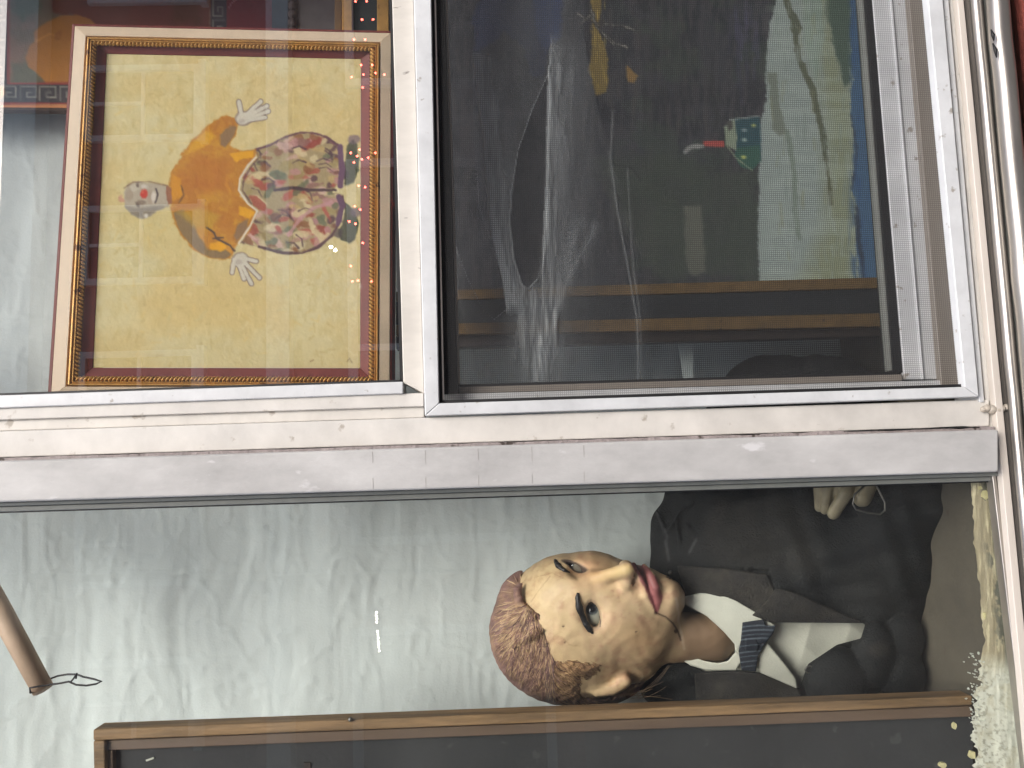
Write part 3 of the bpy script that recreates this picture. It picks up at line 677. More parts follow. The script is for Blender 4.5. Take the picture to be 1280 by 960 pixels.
# ------------------------------------------------------------------ landscape in its gilt and black frame, behind the screen
YL = .125
def landscape(U, V_):
    b = Brush(U, V_); b.wash((34, 35, 39)); T = lambda p: [(540+x/2, y/2) for x, y in p]
    st = fbm(U*.22, V_*.035, seed=81); b.mix(sstep(.52-st, .06)*.5, (62, 60, 60)); b.mix(sstep(.56-fbm(U*.05, V_*.05, seed=82), .07)*.6, (50, 51, 54))
    b.mix(sstep(.55-fbm(U*.03, V_*.03, seed=83), .06)*.5*(np.clip((U-740)/60, 0, 1)), (46, 56, 46))
    b.fill(T([(400,400),(560,380),(700,420),(820,430),(815,690),(560,690),(480,560)]), (50, 56, 48), 8, 14, .7)
    for k in range(70):
        u, v = random.uniform(690, 900), random.uniform(0, 150); b.stroke([(u, v), (u+random.uniform(-5, 5), v+random.uniform(20, 60))], random.uniform(.6, 2), random.choice([(58,55,52),(50,49,49),(36,35,36),(62,58,53)]), 1.8, 3, .45)
    for k in range(18):
        u, v = random.uniform(910, 945), random.uniform(0, 90); b.stroke([(u, v), (u+random.uniform(-3, 3), v+random.uniform(20, 50))], random.uniform(.8, 2.4), random.choice([(54,54,74),(48,48,62),(60,60,78)]), 1.8, 3, .5)
    b.fill(T([(100,40),(140,-40),(330,-40),(320,90),(290,130),(280,200),(250,190),(230,120),(180,80),(150,110),(110,130)]), (30, 36, 58), 2, 6); b.fill(T([(250,-20),(325,-40),(318,90),(285,130),(260,90)]), (32, 46, 80), 3, 6)
    b.fill(T([(393,-60),(425,-60),(420,80),(440,150),(438,230),(410,240),(392,180),(400,100)]), (104, 88, 46), 1, 4); b.fill(T([(485,160),(515,190),(505,208),(488,205)]), (108, 84, 46), 1, 2)
    for k in range(26):
        u, v = random.uniform(736, 758), random.uniform(0, 108); b.stroke([(u, v), (u+random.uniform(-2, 3), v+random.uniform(6, 18))], .7, random.choice([(90,74,34),(152,130,66)]), .8, 1, .5)
    for s_ in ([(365,35),(395,55),(430,60),(480,65),(505,75)], [(395,15),(412,70),(460,110),(488,118)], [(400,45),(440,100),(455,112)], [(370,60),(395,40)]):
        b.stroke(T(s_), 1.8, (34, 33, 32), wob=3); b.stroke(T(s_), .8, (128, 124, 116), wob=3, op=.8)
    for s_ in ([(420,430),(450,410),(500,420),(520,450)], [(440,450),(470,500),(460,560),(490,600)], [(400,440),(470,445)]): b.stroke(T(s_), 1.1, (30, 30, 30), wob=4, op=.8)
    # water side ground, bank, river
    b.fill(T([(862,-400),(862,0),(845,60),(835,150),(835,250),(820,300),(818,450),(815,600),(820,760),(1200,760),(1200,-400)]), (118, 126, 122), 1, 4)
    b.mix(sstep(poly2d(U, V_, T([(930,-100),(985,-60),(1020,100),(1040,190),(1060,250),(1065,760),(900,760),(985,560),(985,330)])), 14)*.75, (108, 112, 86)); b.fill(T([(920,-400),(975,-20),(985,60),(960,200),(930,100)]), (110, 122, 112), 3, 5)
    b.mix(sstep(.52-fbm(U*.02, V_*.10, seed=84), .08)*.25*sstep(810-U+150, 8), (150, 158, 150)); b.fill(T([(975,-400),(1048,-400),(1052,200),(1030,215),(1010,130),(985,40)]), (60, 74, 64), 2, 6)
    b.fill(T([(838,180),(862,185),(868,260),(885,330),(870,345),(850,320)]), (94, 100, 90), 1.4, 4); b.stroke(T([(888,330),(905,430),(908,530),(918,595)]), 3.2, (98, 108, 98), 1.4, 3)
    b.stroke(T([(880,-20),(900,50),(918,150),(950,220),(975,330),(985,400)]), 3.6, (72, 76, 60), 1, 4); b.stroke(T([(905,40),(918,70),(910,85)]), 3.5, (72, 76, 62), 1, 3); b.stroke(T([(985,400),(992,450),(998,510)]), 2.2, (70, 72, 52), 1, 3)
    b.fill(T([(1050,-400),(1400,-400),(1400,760),(1078,760),(1075,690),(1060,620),(1065,520),(1048,470),(1060,380),(1045,280),(1052,200),(1046,100)]), (52, 76, 100), 1, 4)
    b.mix(sstep(.54-fbm(U*.2, V_*.03, seed=85), .06)*.5*sstep(1062-U, 4), (38, 62, 96)); b.stroke(T([(1062,520),(1066,600),(1075,650),(1078,692)]), 2.4, (36, 46, 60), 1.2, 4); b.stroke(T([(1048,290),(1062,380),(1050,470)]), 1.2, (40, 50, 62), 1.2, 3)
    for k in range(160):
        u, v = random.uniform(962, 1100), random.uniform(-60, 350); b.stroke([(u, v), (u+random.uniform(-2, 3), v+random.uniform(8, 34))], random.uniform(.7, 2.2), random.choice([(132, 140, 136), (102, 112, 106), (112, 114, 90), (108, 118, 112)]) if u < 1066 else (44, 66, 92), 1.2, 2, .35)
    # the little house with its smoking chimney
    b.fill(T([(758,297),(820,292),(824,400),(800,426),(772,416),(757,390)]), (34, 60, 66), .8, 1.5); b.fill(T([(762,370),(818,362),(823,400),(800,426),(772,416),(757,392)]), (40, 70, 60), .8, 2); b.fill(T([(730,318),(756,298),(763,345),(760,378),(735,362)]), (108, 116, 100), .8, 1.5)
    b.stroke(T([(745,300),(820,290)]), .9, (116, 122, 118), wob=1); b.stroke(T([(735,362),(760,395),(800,426)]), .8, (110, 116, 96), wob=1); b.fill(T([(735,305),(750,300),(752,320),(742,330)]), (60, 60, 56), wob=1)
    for q, cc in (((804,314), (158,156,86)), ((781,350), (140,150,140)), ((781,326), (110,120,120)), ((779,393), (168,168,92))): b.dab(T([q])[0], (3.0, 1.8), cc, wob=1)
    b.fill(T([(678,352),(730,352),(730,367),(678,366)]), (132, 58, 52), .8, 1.5); b.stroke(T([(676,366),(655,366),(640,374),(632,382)]), 2.6, (108, 108, 106), 1, 3)
    b.fill(T([(628,516),(672,514),(680,600),(682,680),(650,692),(636,660)]), (80, 80, 72), 1.5, 4, .8)
    return b.c
lp = empty('landscape_painting', at(1000, 420, YL), 'dark landscape painting with a small smoking house, framed in gilt and black', 'painting')
PAINT_GAIN = 2.0
painted_sheet('canvas', [(500, -185), (1100, -185), (1140, 350), (500, 368)], YL, 330, 300, landscape, M['attr_matte'], lp)
PAINT_GAIN = 1.0
E0 = hl((575, 362), (1108, 346)); E1 = hl((575, 374.5), (1108, 360)); E2 = hl((575, 404), (1108, 391)); E3 = hl((575, 418), (1108, 408)); E4 = hl((575, 434), (1108, 420))
bar('inner_gilt', hstrip(E0, E1, 495, 1150), YL-.012, YL+.01, M['gilt_dull'], lp, .001); bar('black_band', hstrip(E1, E2, 495, 1150), YL-.009, YL+.01, M['navy'], lp, .0005)
bar('outer_gilt', hstrip(E2, E3, 495, 1150), YL-.017, YL+.01, M['gilt_dull'], lp, .001); bar('back_edge', hstrip(E3, E4, 495, 1150), YL-.006, YL+.012, M['darkbrown'], lp, .001)
m = MB(); m.prism([(848, 428), (866, 426), (866, 486), (857, 490)], .20, .203); tag(m.build('paper_strip', M['cloth']), 'narrow white strip of paper hanging beside the dark sleeve behind the screen', 'paper')

# ------------------------------------------------------------------ sheer plastic hanging between the sash and the landscape
M['plastic'] = bpy.data.materials.new('clear_plastic'); M['plastic'].use_nodes = True
_t = M['plastic'].node_tree; _b = _t.nodes['Principled BSDF']; _b.inputs['Base Color'].default_value = (.62, .64, .66, 1); _b.inputs['Roughness'].default_value = .35
_a = _t.nodes.new('ShaderNodeAttribute'); _a.attribute_name = 'Col'; _x = _t.nodes.new('ShaderNodeMixShader'); _r = _t.nodes.new('ShaderNodeBsdfTransparent')
_t.links.new(_a.outputs['Fac'], _x.inputs[0]); _t.links.new(_r.outputs[0], _x.inputs[1]); _t.links.new(_b.outputs[0], _x.inputs[2]); _t.links.new(_x.outputs[0], _t.nodes['Material Output'].inputs[0])
def plastic():
    us = np.arange(540, 836, 1.5); vs = np.arange(-120, 500, 2.0); U, V_ = np.meshgrid(us, vs, indexing='ij'); T = lambda p: [(540+x/2, y/2) for x, y in p]
    n = fbm(U*.05, V_*.012, seed=150); n2 = fbm(U*.2, V_*.03, seed=151)
    body = T([(100, 140), (110, 230), (125, 330), (135, 450), (150, 600), (175, 700), (186, 775), (155, 800), (130, 782), (90, 700), (55, 600), (40, 640), (120, 960), (560, 960), (540, 760), (500, 560), (420, 300), (380, 100), (380, -240), (130, -240)])
    hole = T([(290, 190), (250, 280), (215, 380), (200, 480), (195, 560), (205, 650), (225, 715), (240, 725), (265, 700), (275, 640), (285, 450), (290, 250)])
    inb = sstep(poly2d(U, V_, body), 1.2)*(.35+.65*sstep(-poly2d(U, V_, hole), 2.5))
    fade = np.clip(1.15-(U-600)/170, .12, 1)
    a = inb*fade*(.05+.10*n+.08*np.clip(n2-.45, 0, 1))
    def streak(p, w0, op, soft): return sstep(line2d(U, V_, T(p), w0), soft)*op
    L_ = T([(100, 140), (110, 230), (125, 330), (135, 450), (150, 600), (175, 700), (186, 775)]); d = U-np.interp(V_, [q[1] for q in L_], [q[0] for q in L_])
    a += inb*np.exp(-np.clip(d, 0, 99)/12)*(d > -1)*np.clip((V_-66)/10, 0, 1)*np.clip((396-V_)/16, 0, 1)*.75*(.4+n2)
    R_ = T([(300, -100), (296, 120), (288, 250), (285, 450), (275, 650)]); d = U-np.interp(V_, [q[1] for q in R_], [q[0] for q in R_]); a += inb*np.exp(-np.clip(d, 0, 99)/20)*(d > -1)*np.clip((V_-40)/50, 0, 1)*np.clip((400-V_)/90, 0, 1)*.34*(.5+n2)
    a += inb*np.exp(-(np.hypot((U-672)/34, (V_-420)/56))**2)*.24*(.4+1.2*n2)
    a += streak([(290, 190), (250, 280), (215, 380), (200, 480), (195, 560), (205, 650), (225, 715), (240, 725), (265, 700)], .6, .32, .9)+streak([(55, 600), (90, 700), (130, 780), (155, 800), (186, 775)], .6, .30, .9)
    a += streak([(370, 560), (330, 700), (270, 900), (262, 960)], 5, .10, 9)+streak([(410, 570), (345, 690), (290, 860), (278, 960)], 4, .12, 8)
    a += streak([(452, 280), (446, 400), (465, 540), (495, 700), (512, 800), (516, 960)], .8, .16, 1.4)+streak([(488, 420), (500, 640), (520, 800), (524, 960)], .7, .12, 1.2)
    a -= streak([(390, 580), (350, 660), (310, 760), (275, 880)], 3.0, .06, 4)
    a = np.clip(a*1.6, 0, .75)
    P = at(U, V_, np.full(U.shape, .085)); P[..., 1] -= a*.012+.004*n
    i = np.arange(U.size).reshape(U.shape); Q = np.stack([i[:-1, :-1], i[1:, :-1], i[1:, 1:], i[:-1, 1:]], -1).reshape(-1, 4)
    o = mesh_obj('plastic_sheet', P.reshape(-1, 3), Q, M['plastic'], None, True, np.repeat(a.reshape(-1, 1), 3, 1))
    tag(o, 'crumpled sheer plastic sheet hanging between the insect screen and the landscape painting', 'plastic sheet')
plastic()

# ------------------------------------------------------------------ hanging panel with a key-pattern border, and the frames above the clown
def tapestry(U, V_):
    b = Brush(U, V_); b.wash((136, 108, 88)); T = lambda p: [(x/4, y/4) for x, y in p]
    b.mix(sstep(.5-fbm(U*.03, V_*.03, seed=91), .08)*.6, (104, 98, 78)); b.fill(T([(60,-400),(220,-400),(200,60),(120,100),(60,60)]), (84, 98, 74), 4, 8, .8); b.fill(T([(200,-400),(1050,-400),(1050,500),(430,500),(430,90),(260,60)]), (116, 66, 50), 2, 5)
    b.fill(T([(850,-200),(960,-200),(1010,120),(860,120)]), (98, 62, 36), 4, 8, .8); b.fill(T([(60,320),(160,320),(240,430),(60,430)]), (88, 98, 78), 4, 6, .7)
    b.fill(T([(125,290),(150,225),(175,205),(170,160),(235,110),(300,82),(380,74),(450,95),(520,160),(520,430),(240,425),(190,370),(145,335)]), (172, 116, 54), 1, 2); b.stroke(T([(185,205),(250,170),(300,185)]), 1, (196, 138, 72), wob=2)
    b.dab(T([(292, 178)])[0], (4, 6), (146, 92, 46), .7, .6)
    b.fill([(283, -200), (420, -200), (420, 60), (283, 60)], (116, 42, 44), .6, .5)
    def band(x0, y0, x1, y1, horiz):
        b.fill([(x0, y0), (x1, y0), (x1, y1), (x0, y1)], (60, 60, 64), .5, .4); n = int(((x1-x0) if horiz else (y1-y0))/25)
        wd = (y1-y0) if horiz else (x1-x0)
        for k in range(n+1):
            pts = [(0,.88),(0,.12),(.8,.12),(.8,.72),(.34,.72),(.34,.42),(.56,.42)]
            q = [((x0+25*(k+a), y0+wd*c) if horiz else (x0+wd*c, y0+25*(k+a))) for a, c in pts]; b.stroke(q, .75, (132, 130, 120), .6, .4)
    band(-200, 106, 420, 128, True); band(-12, -200, 9, 105, False); band(264, -200, 283, 104, False)
    b.fill([(9, -200), (12, -200), (12, 105), (9, 105)], (142, 60, 56), .4, .3); b.fill([(9, 103), (420, 103), (420, 106), (9, 106)], (142, 60, 56), .4, .3)
    b.fill([(-200, 128), (420, 128), (420, 131), (-200, 131)], (126, 52, 48), .4, .3); b.fill([(-200, 131), (420, 131), (420, 140), (-200, 140)], (186, 126, 82), .5, .4)
    b.stroke([(285, 12), (289, 5), (298, -4), (310, -14)], .5, (190, 140, 140), .6, .5); b.dab((1, 115), (4, 7), (200, 140, 70))
    return b.c
tp = empty('hanging_panel', at(150, 137, .3), 'maroon hanging panel with a key pattern border behind the clown painting', 'panel')
PAINT_GAIN = 1.5
painted_sheet('panel_face', [(-175, -185), (340, -180), (340, 137), (-175, 133)], .300, 260, 170, tapestry, M['attr_matte'], tp)
PAINT_GAIN = 1.0
bar('panel_edge', [(-175, 133.2), (340, 137.2), (340, 140), (-175, 136)], .297, .31, M['brownline'], tp, .0005)
bar('panel_back', [(-175, -185), (339, -180), (339, 137), (-175, 133)], .303, .309, M['darkbrown'], tp, 0)
fr = empty('scalloped_picture', at(380, 36, .26), 'dark picture with a scalloped edge standing between the maroon panel and gilt frame', 'picture')
bar('dark_mount', [(340, -185), (372, -185), (372, 60), (340, 60)], .262, .27, M['navy'], fr, 0); bar('grey_face', [(372, -185), (419, -185), (419, 60), (372, 60)], .264, .27, mat('grey_photo', (112, 110, 110), .4, .5, 12, 0), fr, 0)
m = MB()
for k in range(20):
    v0 = -150+k*10.5; c = at(364+1.5, v0, .2615); m.ball(c, .0062, 10, 6)
m.build('scallop', mat('grey_lace', (120, 112, 112), .8, .2, 50, .2), fr, True)
gf = empty('gilt_picture_frame', at(455, 36, .2), 'gilt picture frame with a black band standing above the clown painting', 'frame')
bar('gilt_bar', [(418, -185), (427, -185), (427, 60), (418, 60)], .195, .215, M['gilt_dull'], gf, .001); bar('gilt_bar', [(427.2, -185), (440, -185), (440, 60), (427.2, 60)], .190, .215, M['gold'], gf, .001)
bar('black_band', [(440.2, -185), (471, -185), (471, 60), (440.2, 60)], .200, .215, M['navy'], gf, 0); bar('gilt_bar', [(471.2, -185), (486, -185), (486, 60), (471.2, 60)], .190, .215, M['gold'], gf, .001); bar('gilt_bar', [(486.2, -185), (520, -185), (520, 60), (486.2, 60)], .197, .215, M['gilt_dull'], gf, .001)

# ------------------------------------------------------------------ slate board leaning at the left
YB = .075
sb = empty('slate_board', at(1216, 1000, YB), 'framed slate board with a worn wooden edge standing left of the dummy', 'blackboard')
W0 = hl((116, 912), (1216, 870)); W1 = hl((116, 926), (1216, 882)); W2 = hl((116, 929.5), (1216, 885)); W3 = hl((116, 939), (1216, 896))
bar('side_rail', hstrip(W0, W1, 116, 1216), YB, YB+.024, M['wood'], sb, .0018); bar('side_bead', hstrip(lambda u: W1(u)+.3, W3, 131.3, 1216), YB+.006, YB+.02, M['wood2'], sb, .0012)
bar('top_rail', [(116, W1(116)+.3), (131, W1(131)+.3), (136, V1), (121, V1)], YB+.0008, YB+.024, M['wood'], sb, .0018); bar('top_bead', [(131.3, W3(131)), (141, W3(141)), (146, V1), (136.3, V1)], YB+.006, YB+.02, M['wood2'], sb, .0012)
bar('slate', [(140, W3(140)-1), (1216, W3(1216)-1), (1216, V1), (144, V1)], YB+.013, YB+.019, M['slate'], sb, 0)
bar('chip', [(182, 950), (192, 946.5), (192.5, 948.5), (183, 952)], YB+.0115, YB+.0129, M['shirt'], sb, 0); bar('chip', [(380, 953), (388, 953), (388, 960), (380, 960)], YB+.0115, YB+.0129, M['darkbrown'], sb, 0)
m = MB(); P = [at(u, W0(u)-.5, YB-.001) for u in (438, 443)]; m.ball(P[0], .0025, 8, 6); m.build('nail', M['wire'], sb, True)

# ------------------------------------------------------------------ wooden rod with a wire loop
def px3(u, v, Y): return at(u, v, Y)
wr = empty('wooden_rod', px3(50, 860, .18), 'pale wooden rod hanging from above with its cut end over the cloth', 'rod')
m = MB(); m.tube([px3(-190, 410, .26), px3(-60, 655, .21), px3(0, 762, .185), px3(54, 862, .165)], [.0135, .0128, .0122, .0112], 20); m.build('rod', M['pole'], wr, True)
wl = [(38, 866, .150), (37, 860, .146), (48, 858, .150), (62, 856, .152), (76, 854, .152), (86, 852, .153), (95, 856, .154), (108, 857, .155), (120, 855, .156), (127, 852, .157), (118, 849, .158), (104, 846, .16), (96, 843, .163), (84, 843, .166), (72, 845, .17), (64, 848, .178), (52, 857, .184), (42, 864, .176), (38, 866, .162), (38, 866, .150)]
m = MB(); m.tube([px3(*q) for q in wl], .0011, 8); m.tube([px3(88, 853, .152), px3(92, 848, .151), (px3(96, 842, .152)), px3(95, 848, .156)], .0010, 8)
tag(m.build('wire_loop', M['dwire'], None, True), 'twisted dark wire loop around the end of the wooden rod', 'wire')

# ------------------------------------------------------------------ the ventriloquist dummy
dm = empty('ventriloquist_dummy', sculpt(np.array([1140., 740., -20.]), 1.0), 'ventriloquist dummy in a black jacket and striped bow tie, head turned to one side', 'dummy')
def eye_near(P):
    A = axes((.1, -.2, 1), (.22, .97, 0)); q = (P-Vc(741, 768, 76))@np.array(A).T
    return (np.sqrt((q[..., 0]/8.2)**2+(q[..., 2]/16)**2+(q[..., 1]/16)**2)-1)*8
def eye_far(P):
    A = axes((.1, -.6, .8), (.85, .42, .2)); q = (P-Vc(718, 708, 56))@np.array(A).T
    return (np.sqrt((q[..., 0]/3.8)**2+(q[..., 2]/12)**2+(q[..., 1]/14)**2)-1)*3.8
def head_sdf(P):
    d = ell(P, (712, 790, -8), (98, 90, 89))
    d = su(d, ell(P, (712, 742, 24), (52, 47, 52)), 30)
    d = su(d, ell(P, (762, 762, 22), (78, 62, 62)), 24)
    d = su(d, ell(P, (742, 728, 24), (36, 37, 34)), 14)
    d = su(d, ell(P, (775, 783, 52), (30, 26, 22)), 22)
    d = su(d, cap(P, (798, 826, 4), (834, 752, 44), 26, 20), 22)
    d = su(d, ell(P, (800, 796, 36), (32, 32, 26)), 20)
    d = su(d, ell(P, (834, 746, 54), (19, 22, 20)), 14)
    d = su(d, ell(P, (804, 740, 50), (28, 30, 26)), 18)
    d = su(d, cap(P, (722, 738, 66), (726, 782, 70), 8, 7), 14)
    d = su(d, cap(P, (718, 728, 62), (704, 708, 44), 7, 6), 12)
    d = ss(d, ell(P, (741, 767, 91), (15, 19, 13)), 14)
    d = ss(d, ell(P, (722, 709, 70), (13, 12, 14)), 10)
    n = cap(P, (735, 726, 66), (782, 713, 88), 6.5, 9.5)
    n = su(n, ell(P, (785, 712, 89), (8, 8, 9)), 8)
    n = su(n, ell(P, (784, 727, 79), (9, 9, 10)), 7)
    n = su(n, ell(P, (782, 706, 72), (8, 6, 10)), 6)
    d = su(d, n, 11)
    lipU = chain(P, [(792, 706, 62), (797, 715, 75), (802, 728, 80), (808, 745, 77), (817, 763, 67)], [3, 4, 4.5, 4, 2])
    lipL = chain(P, [(805, 708, 60), (813, 719, 72), (820, 735, 77), (821.5, 750, 73), (820.5, 764, 67)], [3, 5.5, 6.5, 5.5, 2])
    d = su(d, lipU, 4); d = su(d, lipL, 4)
    gr = chain(P, [(796, 706, 68), (803, 719, 83), (809, 732, 87), (814, 745, 84), (820, 766, 74)], [2, 2.3, 2.6, 2.3, 1.8])
    d = ss(d, gr, 2.5)
    d = ss(d, ell(P, (833, 738, 86), (6, 16, 11)), 8)
    d = ss(d, ell(P, (797, 738, 89), (7, 12, 11)), 5)
    d = ss(d, ell(P, (791, 727, 81), (3, 5, 6)), 2)
    d = ss(d, chain(P, [(820, 766, 70), (832, 771, 66), (841, 779, 60), (848, 790, 46), (851, 800, 30)], [1.5]*5), 2)
    d = ss(d, eye_near(P), 2.2); d = ss(d, eye_far(P), 2)
    e = ell(P, (758, 851, 34), (30, 17, 11))
    e = ss(e, ell(P, (754, 850, 47), (18, 8, 10)), 5)
    e = su(e, chain(P, [(731, 858, 36), (746, 866, 38), (766, 864, 39), (782, 852, 39)], [4, 5, 5.5, 7]), 4)
    d = su(d, e, 6)
    d = su(d, cap(P, (815, 796, -2), (892, 797, -2), 33, 31), 16)
    return d+.35*np.sin(P[..., 0]*.23+np.sin(P[..., 1]*.11)*2)*np.sin(P[..., 1]*.19+np.sin(P[..., 0]*.09)*2)
LIP = [(788, 703), (793, 712), (799, 722), (805, 734), (811, 748), (818, 765), (822, 768), (826, 757), (827.5, 745), (825, 733), (819, 720), (812, 711), (803, 704)]
def head_col(P):
    U, V_, W_ = P[:, 0], P[:, 1], P[:, 2]
    c = np.zeros((len(P), 3)); c[:] = (212, 172, 138)
    def mx(a, col): c[:] = c*(1-a[:, None])+np.array(col, float)*a[:, None]
    n = fbm(U*.035, V_*.035, W_*.035, seed=101); n2 = fbm(U*.12, V_*.12, W_*.12, seed=102)
    yel = np.clip((735-U)/60+ (n-.5)*2.2, 0, 1); mx(yel*.7, (206, 176, 132))
    n4 = fbm(U*.3, V_*.3, W_*.3, seed=104); mx(sstep(.47-n4, .05)*.14, (186, 148, 112)); mx(sstep(.43-fbm(U*.07, V_*.07, W_*.07, seed=105), .03)*.4, (238, 216, 168))
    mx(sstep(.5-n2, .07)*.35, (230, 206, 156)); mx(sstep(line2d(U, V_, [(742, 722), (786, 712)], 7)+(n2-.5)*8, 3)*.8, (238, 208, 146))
    mx(sstep(np.hypot((U-782)/20, (V_-790)/14)-1+(n2-.5)*.6, .4)*.55, (236, 206, 158)); mx(np.clip((U-838)/24, 0, 1), (142, 117, 93))  # neck is a darker brown, with some of its shade in the colour
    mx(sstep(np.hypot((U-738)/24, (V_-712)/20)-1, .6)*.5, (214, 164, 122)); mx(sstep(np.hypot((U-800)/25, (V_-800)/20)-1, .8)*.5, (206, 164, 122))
    mx(sstep(poly2d(U, V_, LIP)+(n2-.5)*3, .9)*(W_ > 20), (154, 92, 90)); mx(sstep(line2d(U, V_, [(795, 705), (803, 719), (809, 732), (814, 745), (820, 766)], 1.2), .8)*(W_ > 20), (84, 34, 38))
    mx(sstep(poly2d(U, V_, LIP)+2.5+(n2-.5)*9, 1.5)*.35*(W_ > 20), (184, 116, 112))
    for (a, b, r) in ((838, 722, 2.2), (842, 724, 1.8), (834, 721, 1.2), (704, 783, 1.3), (706, 803, .9), (795, 790, 1), (845, 789, 2.6)): mx(sstep(np.hypot(U-a, V_-b)-r, .6), (86, 62, 48))
    mx(sstep(line2d(U, V_, [(845, 748), (848, 765), (849, 780), (853, 797), (855, 812)], 1.2)+(n2-.5)*4, 1.2)*(W_ > 0)*.6, (214, 196, 172))
    mx(sstep(line2d(U, V_, [(820, 766), (832, 771), (841, 779), (847, 788), (851, 800)], .9), .8)*.95*(W_ > 0), (72, 52, 40))
    for s_ in ([(688, 720), (672, 740), (664, 752)], [(700, 795), (712, 806), (724, 808)], [(668, 722), (690, 716), (706, 724)]): mx(sstep(line2d(U, V_, s_, .3)+(n2-.5)*1.5, .6)*.5, (150, 112, 76))
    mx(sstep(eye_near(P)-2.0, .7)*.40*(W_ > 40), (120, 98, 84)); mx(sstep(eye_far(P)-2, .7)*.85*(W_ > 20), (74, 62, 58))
    return lin(c)*.92
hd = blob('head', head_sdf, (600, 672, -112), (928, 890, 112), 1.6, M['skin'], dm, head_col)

def trace(fn, U, V_, w0=150.0, n=60):
    w_ = np.full(U.shape, w0)
    for _ in range(n):
        d = fn(np.stack([U, V_, w_], -1)); w_ = w_-np.clip(d*.85, -2, 25)
    return w_
# eyes
def eyeball(name, c, r, iris, ir, parent, white=(152, 152, 138)):
    n, m_ = 48, 32; V = []; C = []
    for i in range(m_+1):
        for k in range(n):
            a, b_ = math.pi*i/m_, 2*math.pi*k/n; p = Vc(c[0]+r*math.sin(a)*math.cos(b_), c[1]+r*math.sin(a)*math.sin(b_), c[2]+r*math.cos(a)); V.append(p)
    V = np.array(V); d = np.hypot(V[:, 0]-iris[0], V[:, 1]-iris[1]); f = V[:, 2] > c[2]
    col = np.zeros((len(V), 3)); col[:] = white
    a = sstep(d-ir, .7)*f; col = col*(1-a[:, None])+np.array((70, 76, 78))*a[:, None]; a = sstep(d-ir*.62, .7)*f; col = col*(1-a[:, None])+np.array((20, 21, 24))*a[:, None]
    i = np.arange((m_+1)*n).reshape(m_+1, n); j = np.roll(i, -1, 1); Q = np.stack([i[:-1], j[:-1], j[1:], i[1:]], -1).reshape(-1, 4)
    return mesh_obj(name, sculpt(V), Q, M['eye'], parent, True, lin(col))
wn = float(trace(head_sdf, np.array([741.]), np.array([768.]))[0])
eyeball('eye', (743, 768, 54.5), 21, (740, 761), 7.6, hd); eyeball('eye', (720, 711, 38), 16.5, (713, 705), 4.5, hd, (132, 126, 112))
# painted brows: raised dark ridges lying on the skin
def on_skin(pts, off=.8):
    p = np.array(pts, float); w_ = trace(head_sdf, p[:, 0], p[:, 1]); return np.column_stack([p, w_+off])
def ridge(name, pts, r, mt, parent, n=26, wob=.5):
    p = np.array(pts, float); t = np.linspace(0, 1, len(p)); tt = np.linspace(0, 1, n)
    q = np.column_stack([np.interp(tt, t, p[:, 0]), np.interp(tt, t, p[:, 1])]); rr = np.interp(tt, t, r)
    s3 = on_skin(q, .2); m = MB(); m.tube(sculpt(s3), rr*.001*(1+wob*(vnoise(tt*14, tt*0, seed=6)-.5)), 10); return m.build(name, mt, parent, True)
M['brow'] = mat('black_brow_paint', (34, 32, 31), .35, .3, 90, .5, 140)
ridge('eyebrow', [(722.5, 741), (722, 748), (723.5, 758), (727, 768), (731, 778), (737, 787), (741, 792)], [1.8, 3.6, 4.0, 4.0, 4.0, 3.6, 1.0], M['brow'], hd)
ridge('eyebrow', [(694, 700.5), (696, 705), (700, 709.5), (706, 713.5), (712, 715.5)], [2.6, 3.4, 3.2, 2.2, .8], M['brow'], hd)
ridge('eyelid_line', [(735, 755), (739.5, 752.8), (744, 756), (748.5, 765), (750.5, 776), (750, 784)], [.5, .9, .8, .6, .5, .4], M['brow'], hd)
ridge('eyelid_line', [(707, 704), (712, 703.6), (720, 707), (728, 714.5)], [.9, .6, .6, .4], M['brow'], hd)

# hair: flocked shell plus loose strands
HP = [(560, 640), (648, 690), (652, 707), (652.5, 719), (656, 731), (659, 740), (662, 752), (671, 760), (677, 766), (680, 783), (687.5, 802), (693, 820), (706, 823), (722, 823), (740, 824), (754, 826), (757, 831), (752, 841), (742, 849), (731, 853), (728, 862), (733, 870), (746, 875), (764, 873), (782, 869), (797, 872), (812, 890), (812, 960), (540, 960)]
def hair_shell(P):
    d = ell(P, (712, 790, -8), (100.5, 92.5, 92))
    d = su(d, ell(P, (657, 746, 8), (32, 32, 34)), 12)
    d = su(d, ell(P, (748, 842, -22), (60, 40, 46)), 14)
    d = su(d, ell(P, (728, 838, 30), (32, 18, 22)), 12)          # sideburn
    d = su(d, chain(P, [(656, 724, 50), (648, 738, 56), (650, 754, 62), (666, 764, 70)], [4, 6.5, 6.5, 4]), 6); d = su(d, chain(P, [(676, 768, 74), (660, 772, 70), (640, 776, 56), (628, 790, 44)], [4, 6.5, 6, 3]), 6); d = su(d, chain(P, [(684, 786, 80), (664, 794, 76), (644, 806, 62)], [3, 5.5, 3]), 7)
    s_ = .8*np.sin(P[..., 0]*.28+.9*np.sin(P[..., 1]*.05)*4)*np.sin(P[..., 1]*.16+2*np.sin(P[..., 0]*.04))
    s_ = s_+.5*np.sin(P[..., 1]*.62+P[..., 0]*.25+2*np.sin(P[..., 0]*.07))
    return d-s_*.45
def hair_sdf(P):
    pm = poly2d(P[..., 0], P[..., 1], HP)*.8+1.2*np.sin(P[..., 0]*.7)*np.sin(P[..., 1]*.6)
    return ss_max(hair_shell(P)+4.5*np.clip((pm+11)/11, 0, 1)*np.clip((P[..., 2]-10)/15, 0, 1), np.minimum(pm, P[..., 2]+18), 2.5)
def ss_max(a, b, k): return -su(-a, -b, k)
